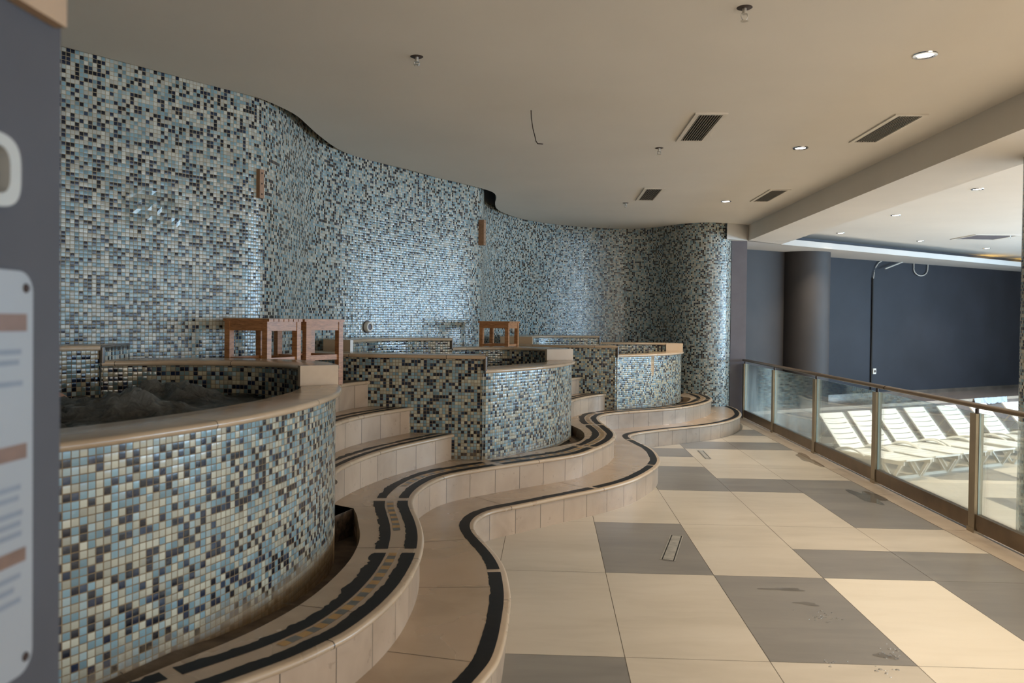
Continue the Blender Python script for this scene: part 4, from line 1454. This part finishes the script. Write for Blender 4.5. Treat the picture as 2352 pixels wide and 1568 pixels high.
for x0, x1, y0, y1 in ((-0.42, -0.36, -0.42, 0.42), (0.36, 0.42, -0.42, 0.42), (-0.36, 0.36, -0.42, -0.36), (-0.36, 0.36, 0.36, 0.42)):
    k.box(x0, x1, y0, y1, -0.010, 0.0)
k.build('frame', M['vent'], hatch)

def make_downlight():
    root = empty('downlight')
    k = MB(); k.lathe([(0.072, 0.0), (0.070, -0.007), (0.052, -0.008), (0.048, -0.002)], (0, 0, 0), 28)
    k.build('ring', M['chrome'], root, True)
    k = MB(); k.lathe([(0.0, -0.005), (0.049, -0.003)], (0, 0, 0), 28)
    k.build('lamp', M['lamp'], root, True)
    return root
dl = make_downlight()
DL = [((2.31, 5.07), 'nearest downlight, top right on the ceiling left of the beam', 1.0), ((2.37, 7.71), 'middle downlight on the ceiling left of the beam', 0.9), ((2.41, 11.07), 'farthest downlight on the ceiling left of the beam', 1.0),
      ((5.21, 10.0), 'nearest downlight on the ceiling right of the beam', 1.0), ((5.25, 12.39), 'second downlight on the ceiling right of the beam', 1.0), ((5.30, 14.82), 'third downlight right of the beam, by the end of the cove', 0.8),
      ((7.31, 16.1), 'dim downlight over the far platform', 0.4), ((9.35, 17.53), 'farthest downlight at the right, close to the gold lit cove', 0.8),
      ((2.33, 2.35), None, 1.0), ((2.33, -0.3), None, 0.8), ((5.2, 6.4), None, 1.0), ((6.6, 12.6), None, 2.4), ((9.0, 13.6), None, 2.4), ((8.2, 9.4), None, 2.0), ((11.0, 14.8), None, 2.0)] + [((x, y), None, 3.6) for x in (6.2, 8.8, 11.4) for y in (-3.0, 0.2, 3.4, 6.6)]  # unlabelled deck beams: added without fixtures to brighten the loungers and bounce fill upward
LAMP_W = 165.0
for i, ((lx, ly), lb, kk) in enumerate(DL):
    if lb:
        o = dl if i == 0 else copy_tree(dl)
        o.location = (lx, ly, CEIL)
        tag(o, lb, 'downlight', 'round ceiling downlights')
    sp_ = bpy.data.lights.new('downlight_and_fill_beam', 'SPOT')
    sp_.energy = LAMP_W * kk
    sp_.color = (1.0, 0.84, 0.64)
    sp_.spot_size = math.radians(105)
    sp_.spot_blend = 0.75
    sp_.shadow_soft_size = 0.045
    so = bpy.data.objects.new('downlight_and_fill_beam', sp_)
    COL.objects.link(so)
    so.location = (lx, ly, CEIL - 0.02)

def sprinkler(x, y, label, drop=0.07):
    root = empty('sprinkler', (x, y, CEIL))
    tag(root, label, 'sprinkler', 'ceiling sprinklers')
    k = MB(); k.lathe([(0.0, -0.004), (0.035, -0.004), (0.042, 0.0)], (0, 0, 0), 16); k.build('escutcheon', M['wire'], root, True)
    k = MB(); k.lathe([(0.012, 0), (0.012, -0.03), (0.016, -0.03), (0.016, -0.034), (0.0, -0.034)], (0, 0, 0), 12); k.build('body', M['metal'], root, True)
    for sx in (-1, 1):
        k = MB(); k.tube([(sx * 0.014, 0, -0.03), (sx * 0.017, 0, -0.045), (sx * 0.012, 0, -0.06), (0, 0, -drop)], 0.0028, 6); k.build('frame_arm', M['metal'], root, True)
    k = MB(); k.lathe([(0.0, -drop), (0.02, -drop), (0.02, -drop - 0.002), (0.0, -drop - 0.002)], (0, 0, 0), 14); k.build('deflector', M['metal'], root, True)
sprinkler(1.02, 4.31, 'sprinkler head at the top edge of the photo, with a dark hole round it')
sprinkler(-0.86, 5.07, 'sprinkler head on the ceiling above the nearest tub', 0.05)
sprinkler(1.04, 7.73, 'small sprinkler head left of the nearer vent', 0.06)
sprinkler(1.06, 11.27, 'small sprinkler head by the farther vent', 0.06)
sprinkler(8.44, 15.05, 'sprinkler hole beyond the beam near the square hatch', 0.02)
k = MB()
k.tube([(-0.16, 6.36, CEIL), (-0.155, 6.30, 3.20), (-0.14, 6.22, 3.10), (-0.12, 6.15, 3.015), (-0.115, 6.13, 2.985), (-0.10, 6.12, 2.962), (-0.06, 6.10, 2.955)], 0.004, 6)
tag(k.build('loose_wire', M['wire'], None, True), 'thin dark wire hanging from the ceiling above the middle steps', 'wire')
k = MB()
k.tube([(1.05, 13.9, CEIL + 0.01), (1.02, 13.98, 3.25), (0.97, 14.10, 3.19), (0.95, 14.18, 3.12), (0.95, 14.22, 3.06)], 0.006, 6)
tag(k.build('loose_wire', M['cable'], None, True), 'pale cable curling down the mosaic wall from the ceiling edge', 'wire')

# cables and socket on the dark far wall
def fwp(x, z, d=0.03):
    t_ = (x - FA.x) / FU.x
    q = fw_pt(t_, d)
    return (q.x, q.y, z)
k = MB()
k.tube([fwp(7.26, 3.01), fwp(7.17, 2.97), fwp(7.10, 2.88), fwp(7.05, 2.76), fwp(7.03, 2.62)], 0.010, 6)
k.build
o = k.build('cable', M['cable'], None, True)
tag(o, 'pale cable bending out of the soffit onto the black conduit', 'cable')
k = MB()
k.bar(fwp(7.03, 2.64, 0.02), fwp(7.03, 0.14, 0.02), 0.035, 0.02, up=(0.541, -0.841, 0))
tag(k.build('conduit', M['void']), 'black vertical conduit down the dark far wall', 'conduit')
k = MB()
k.tube([fwp(7.26, 2.84, 0.12), fwp(7.78, 3.02, 0.12)], 0.014, 6)
tag(k.build('cable_end', M['cable'], None, True), 'straight pale cable end poking from the soffit above the conduit', 'cable')
k = MB()
k.tube([fwp(8.23, 3.02), fwp(8.235, 2.92)] + [fwp(8.45 - 0.22 * math.cos(PI * i / 10), 2.90 - 0.155 * math.sin(PI * i / 10)) for i in range(11)] + [fwp(8.675, 3.02)], 0.011, 6)
tag(k.build('cable', M['cable'], None, True), 'pale cable hanging in a U loop from the soffit on the far wall', 'cable')
so_ = empty('wall_socket', fwp(7.13, 0.60, 0.0))
tag(so_, 'small white socket plate beside the black conduit low on the far wall', 'socket')
so_.rotation_euler = (0, 0, math.atan2(FU.y, FU.x))
k = MB(); k.box(-0.05, 0.05, -0.02, 0.004, -0.06, 0.06); k.build('plate', M['vent'], so_)
k = MB(); k.lathe([(0.0, 0.0), (0.028, 0.0), (0.03, -0.004)], (0, 0, 0), 14, M=Matrix(((1, 0, 0, 0), (0, 0, 1, -0.023), (0, 1, 0, 0), (0, 0, 0, 1)))); k.build('outlet', M['wire'], so_)

# strip of pale film lying along the platform edge
k = MB()
fa, fb = Vector((8.95, 17.45)), Vector((14.1, 20.65))
fd = (fb - fa).normalized(); fnn = Vector((fd.y, -fd.x))
vs, fs = [], []
rnd = random.Random(2)
for i in range(24):
    q = fa + fd * (0.2 + 1.25 * i / 23) + fnn * (0.035 + 0.015 * rnd.random())
    q2 = q + fnn * 0.03 * rnd.random()
    vs += [(q.x, q.y, 0.055 + 0.01 * rnd.random()), (q2.x, q2.y, -0.05 - 0.03 * rnd.random())]
    if i: fs.append((2 * i - 2, 2 * i - 1, 2 * i + 1, 2 * i))
k.add(vs, fs)
tag(k.build('plastic_film', M['film']), 'crumpled pale blue plastic film hanging on the far platform edge above the loungers', 'film')

# ------------------------------------------------------------------ floor drains and puddles
def drain(quad, label):
    P = [Vector(q) for q in quad]
    c_ = sum(P, Vector((0, 0))) / 4
    root = empty('floor_drain', (c_.x, c_.y, 0))
    tag(root, label, 'drain', 'steel floor drains')
    def ring(mb, s0, s1, z0, z1):
        n = 4
        a = [(c_ + (q - c_) * s0) - c_ for q in P]; b_ = [(c_ + (q - c_) * s1) - c_ for q in P]
        vs = [(q.x, q.y, z0) for q in a] + [(q.x, q.y, z1) for q in b_]
        mb.add(vs, [(i, (i + 1) % n, n + (i + 1) % n, n + i) for i in range(n)])
    W = 0.055
    k = MB()
    e = (P[1] - P[0]).length
    def inset(d):
        u_ = (P[1] - P[0]).normalized(); v_ = (P[3] - P[0]).normalized()
        return [P[0] + u_ * d + v_ * d - c_, P[1] - u_ * d + v_ * d - c_, P[2] - u_ * d - v_ * d - c_, P[3] + u_ * d - v_ * d - c_]
    def frame(d0, d1, z, mat, nm):
        k = MB(); a, b_ = inset(d0), inset(d1)
        vs = [(q.x, q.y, z) for q in a] + [(q.x, q.y, z) for q in b_]
        k.add(vs, [(i, (i + 1) % 4, 4 + (i + 1) % 4, 4 + i) for i in range(4)])
        k.build(nm, mat, root)
    frame(0.0, 0.009, 0.0022, M['metal'], 'frame')
    frame(0.009, 0.017, 0.0012, M['void'], 'slot')
    k = MB(); a = inset(0.017); k.add([(q.x, q.y, 0.0026) for q in a], [(0, 1, 2, 3)]); k.build('plate', M['metal'], root)
    return root
drain([(0.772, 5.406), (0.868, 5.366), (1.034, 6.030), (0.940, 6.055)], 'long narrow steel floor drain set in the grey slab near the steps')
drain([(1.865, 9.50), (1.945, 9.50), (1.972, 10.12), (1.885, 10.12)], 'small steel floor drain in a light slab far along the steps')
def puddle(cx, cy, sx, sy, seed, label, n=26):
    rnd = random.Random(seed)
    ph = [rnd.random() * 6.28 for _ in range(5)]
    pts = []
    for i in range(n):
        a = 2 * PI * i / n
        r = 1 + 0.28 * math.sin(2 * a + ph[0]) + 0.22 * math.sin(3 * a + ph[1]) + 0.16 * math.sin(5 * a + ph[2])
        pts.append((cx + sx * r * math.cos(a), cy + sy * r * math.sin(a)))
    k = MB(); k.poly(pts, 0.0014)
    tag(k.build('puddle', M['wet']), label, 'puddle', 'thin puddles on the tiled floor')
puddle(3.00, 7.55, 0.10, 0.34, 4, 'dark wet patch along the floor border below the fence, the nearer one')
puddle(3.10, 9.62, 0.09, 0.36, 6, 'dark wet patch along the floor border below the fence, the farther one')
puddle(1.645, 3.915, 0.045, 0.035, 11, 'small shiny splash at the right corner of the large grey slab in front')
puddle(1.44, 4.86, 0.10, 0.035, 13, 'damp print at the far edge of the large grey slab in front')
puddle(1.50, 4.62, 0.06, 0.03, 17, 'damp print in the middle of the large grey slab in front')
rnd = random.Random(21)
k = MB()
for cx, cy, sx, sy, n in ((1.51, 4.40, 0.10, 0.10, 26), (1.66, 3.93, 0.07, 0.06, 14), (1.72, 4.02, 0.03, 0.05, 8), (1.36, 3.82, 0.10, 0.05, 9), (1.58, 3.74, 0.07, 0.05, 10)):
    for i in range(n):
        x, y = rnd.gauss(cx, sx * 0.5), rnd.gauss(cy, sy * 0.5)
        r = 0.003 + 0.008 * rnd.random() ** 2
        k.lathe([(0.0, 0.0030 + r * 0.15), (r * 0.5, 0.0026 + r * 0.12), (r * 0.85, 0.0015), (r, 0.0006)], (x, y, 0), 10)
tag(k.build('water_drops', M['wet'], None, True), 'glinting water drops splashed over the large grey slab in front', 'water drops', kind='stuff')

# ------------------------------------------------------------------ sign wall things
PX = -0.76
def on_pillar(pts, d=0.0):
    return [(PX + d, y, z) for y, z in pts]
sg = empty('sign_board', (PX, 0.85, 1.37))
tag(sg, 'blurred white notice board with rounded corners and rusty screws on the near grey wall', 'sign')
def chS(mb, nm, mats):
    o = mb.build(nm, mats)
    o.parent = sg
    o.matrix_parent_inverse = Matrix.Translation(-Vector(sg.location))
    return o
y0, y1, z0, z1, rr = 0.45, 1.131, 1.084, 1.664, 0.03
out = []
for cy, cz, a0 in ((y1 - rr, z1 - rr, 0), (y0 + rr, z1 - rr, 90), (y0 + rr, z0 + rr, 180), (y1 - rr, z0 + rr, 270)):
    for i in range(7):
        a = math.radians(a0 + 15 * i)
        out.append((cy + rr * math.cos(a), cz + rr * math.sin(a)))
k = MB()
n = len(out)
vs = [(PX + 0.001, y, z) for y, z in out] + [(PX + 0.007, y, z) for y, z in out]
k.add(vs, [tuple(range(n, 2 * n))] + [(i, (i + 1) % n, n + (i + 1) % n, n + i) for i in range(n)], [(0, 0)] * (2 * n))
chS(k, 'panel', M['sign'])
for yy, zz in ((1.115, 1.640), (1.115, 1.106)):
    k = MB()
    k.lathe([(0.0, 0.010), (0.005, 0.010), (0.007, 0.0075)], (PX, yy, zz), 12, M=Matrix(((0, 0, 1, 0), (1, 0, 0, 0), (0, 1, 0, 0), (0, 0, 0, 1))))
    chS(k, 'screw', M['screw'])
def bar_on(y_a, y_b, z_a, z_b, mat, nm, dz=0.0):
    k = MB()
    x = PX + 0.0076
    k.add([(x, y_a, z_a), (x, y_b, z_a + dz), (x, y_b, z_b + dz), (x, y_a, z_b)], [(0, 1, 2, 3)])
    chS(k, nm, mat)
bar_on(0.98, 1.117, 1.578, 1.603, M['sign_brown'], 'printed_heading')
bar_on(0.98, 1.117, 1.395, 1.417, M['sign_brown'], 'printed_heading')
bar_on(0.98, 1.115, 1.247, 1.267, M['sign_brown'], 'printed_heading')
for zz, ye in ((1.545, 1.105), (1.53, 1.10), (1.50, 1.108), (1.352, 1.104), (1.337, 1.10), (1.315, 1.108), (1.30, 1.104), (1.285, 1.106), (1.225, 1.104), (1.208, 1.09), (1.19, 1.104)):
    bar_on(0.95, ye, zz, zz + 0.008, M['sign_ink'], 'printed_line')
# raised pale letter above the sign: only its rounded right side shows
k = MB()
oo, ii = [], []
for i in range(25):
    a = math.radians(-90 + 180 * i / 24)
    sq = 0.62
    cx_, sx_ = math.cos(a), math.sin(a)
    oo.append((1.03 + 0.0585 * (abs(cx_) ** sq), 1.798 + 0.05 * math.copysign(abs(sx_) ** sq, sx_)))
    ii.append((1.03 + 0.036 * (abs(cx_) ** sq), 1.798 + 0.033 * math.copysign(abs(sx_) ** sq, sx_)))
oo = [(0.99, oo[0][1])] + oo + [(0.99, oo[-1][1])]
ii = [(1.012, ii[0][1])] + ii + [(1.012, ii[-1][1])]
ring_o = oo; ring_i = ii
n = len(oo)
vs = []
for d in (0.001, 0.018):
    vs += [(PX + d, y, z) for y, z in oo] + [(PX + d, y, z) for y, z in ii]
fs = []
for i in range(n):
    j = (i + 1) % n
    fs += [(2 * n + i, 2 * n + j, 3 * n + j, 3 * n + i), (i, j, 2 * n + j, 2 * n + i), (n + j, n + i, 3 * n + i, 3 * n + j)]
k.add(vs, fs, [(0, 0)] * len(vs))
tag(k.build('raised_letter', M['letter']), 'blurred raised pale D shaped letter on the near grey wall above the notice board', 'letter')
k = MB()
k.box(PX + 0.001, PX + 0.02, 0.55, 1.190, 2.040, 2.45)
tag(k.build('tan_board', M['board']), 'blurred tan board at the top left corner on the near grey wall', 'board')

# ------------------------------------------------------------------ bather in the nearest tub, mostly behind the near wall
def person():
    joints = {'pelvis': (-2.98, 3.46, 0.80), 'waist': (-3.02, 3.42, 0.98), 'chest': (-3.05, 3.40, 1.20), 'neck': (-3.06, 3.40, 1.38), 'jaw': (-3.04, 3.42, 1.455), 'head': (-3.04, 3.425, 1.56), 'crown': (-3.05, 3.42, 1.655),
              'sh_l': (-2.93, 3.53, 1.31), 'el_l': (-2.80, 3.78, 1.27), 'wr_l': (-2.60, 4.02, 1.19), 'sh_r': (-3.12, 3.24, 1.31), 'el_r': (-3.0, 3.05, 1.08), 'wr_r': (-2.80, 3.05, 1.02),
              'hip_l': (-2.90, 3.54, 0.78), 'kn_l': (-2.55, 3.92, 1.11), 'an_l': (-2.25, 3.85, 0.72), 'to_l': (-2.10, 3.87, 0.68), 'hip_r': (-3.02, 3.36, 0.78), 'kn_r': (-2.62, 3.42, 0.98), 'an_r': (-2.32, 3.40, 0.62), 'to_r': (-2.15, 3.42, 0.58)}
    rad = {'pelvis': 0.135, 'waist': 0.125, 'chest': 0.145, 'neck': 0.058, 'jaw': 0.066, 'head': 0.088, 'crown': 0.06, 'sh_l': 0.062, 'el_l': 0.043, 'wr_l': 0.032, 'sh_r': 0.062, 'el_r': 0.043, 'wr_r': 0.032,
           'hip_l': 0.088, 'kn_l': 0.062, 'an_l': 0.04, 'to_l': 0.032, 'hip_r': 0.088, 'kn_r': 0.062, 'an_r': 0.04, 'to_r': 0.032}
    bones = [('pelvis', 'waist'), ('waist', 'chest'), ('chest', 'neck'), ('neck', 'jaw'), ('jaw', 'head'), ('head', 'crown'), ('chest', 'sh_l'), ('sh_l', 'el_l'), ('el_l', 'wr_l'), ('chest', 'sh_r'), ('sh_r', 'el_r'), ('el_r', 'wr_r'),
             ('pelvis', 'hip_l'), ('hip_l', 'kn_l'), ('kn_l', 'an_l'), ('an_l', 'to_l'), ('pelvis', 'hip_r'), ('hip_r', 'kn_r'), ('kn_r', 'an_r'), ('an_r', 'to_r')]
    for sd in ('l', 'r'):
        wv = Vector(joints['wr_' + sd]); el = Vector(joints['el_' + sd])
        d = (wv - el).normalized()
        side = d.cross(Vector((0, 0, 1))).normalized()
        up = side.cross(d)
        palm = wv + d * 0.07
        joints['pa_' + sd] = tuple(palm); rad['pa_' + sd] = 0.032
        bones.append(('wr_' + sd, 'pa_' + sd))
        for f, (sx, ln) in enumerate(((-0.030, 0.068), (-0.010, 0.080), (0.010, 0.075), (0.030, 0.058))):
            b0 = palm + side * sx + d * 0.015
            b1 = b0 + d * ln * 0.5 - up * 0.012
            b2 = b1 + d * ln * 0.4 - up * 0.03
            joints['f%d0%s' % (f, sd)] = tuple(b0); joints['f%d1%s' % (f, sd)] = tuple(b1); joints['f%d2%s' % (f, sd)] = tuple(b2)
            rad['f%d0%s' % (f, sd)] = 0.0095; rad['f%d1%s' % (f, sd)] = 0.0088; rad['f%d2%s' % (f, sd)] = 0.0075
            bones += [('pa_' + sd, 'f%d0%s' % (f, sd)), ('f%d0%s' % (f, sd), 'f%d1%s' % (f, sd)), ('f%d1%s' % (f, sd), 'f%d2%s' % (f, sd))]
        t0 = wv + d * 0.03 + side * 0.035; t1 = t0 + d * 0.03 + side * 0.025 - up * 0.01; t2 = t1 + d * 0.028 - up * 0.012
        joints['t0' + sd] = tuple(t0); joints['t1' + sd] = tuple(t1); joints['t2' + sd] = tuple(t2)
        rad['t0' + sd] = 0.012; rad['t1' + sd] = 0.010; rad['t2' + sd] = 0.008
        bones += [('wr_' + sd, 't0' + sd), ('t0' + sd, 't1' + sd), ('t1' + sd, 't2' + sd)]
    keys = list(joints)
    me = bpy.data.meshes.new('person')
    me.from_pydata([joints[k_] for k_ in keys], [(keys.index(a), keys.index(b_)) for a, b_ in bones], [])
    o = bpy.data.objects.new('person', me)
    COL.objects.link(o)
    o.modifiers.new('skin', 'SKIN')
    for i, k_ in enumerate(keys):
        sv = me.skin_vertices[0].data[i]
        sv.radius = (rad[k_], rad[k_])
        sv.use_root = (k_ == 'pelvis')
    o.modifiers.new('sub', 'SUBSURF').levels = 2
    o.modifiers['sub'].render_levels = 2
    bpy.context.view_layer.update()
    dg = bpy.context.evaluated_depsgraph_get()
    m2 = bpy.data.meshes.new_from_object(o.evaluated_get(dg))
    o.modifiers.clear()
    o.data = m2
    m2.materials.clear(); m2.materials.append(M['skin'])
    m2.polygons.foreach_set('use_smooth', [True] * len(m2.polygons))
    tag(o, 'person sitting in the nearest tub, mostly hidden by the near wall, arm on knee', 'person')
    h = MB()
    h.lathe([(0.0, 0.105), (0.05, 0.095), (0.082, 0.06), (0.094, 0.01), (0.088, -0.03)], (-3.055, 3.405, 1.575), 20)
    hb = h.build('hair', M['hair'], None, True)
    hb.parent = o
    f = MB()
    f.lathe([(0.0, 0.03), (0.010, 0.018), (0.014, 0.0), (0.0, -0.004)], (-2.965, 3.47, 1.535), 10)
    fb = f.build('nose', M['skin'], None, True)
    fb.parent = o
    for dx, dy in ((-2.975, 3.505), (-2.955, 3.44)):
        e = MB(); e.lathe([(0.0, 0.009), (0.009, 0.0), (0.0, -0.009)], (dx, dy, 1.575), 10)
        eb = e.build('eye', M['wire'], None, True); eb.parent = o
    mth = MB(); mth.bar((-2.968, 3.50, 1.49), (-2.955, 3.455, 1.49), 0.012, 0.008)
    mb_ = mth.build('mouth', M['batten'], None, True); mb_.parent = o
    s_ = MB()
    s_.lathe([(0.145, 0.72), (0.152, 0.80), (0.14, 0.90), (0.128, 0.93)], (-2.98, 3.46, 0.0), 20)
    sb = s_.build('swim_shorts', M['shorts'], None, True); sb.parent = o
person()
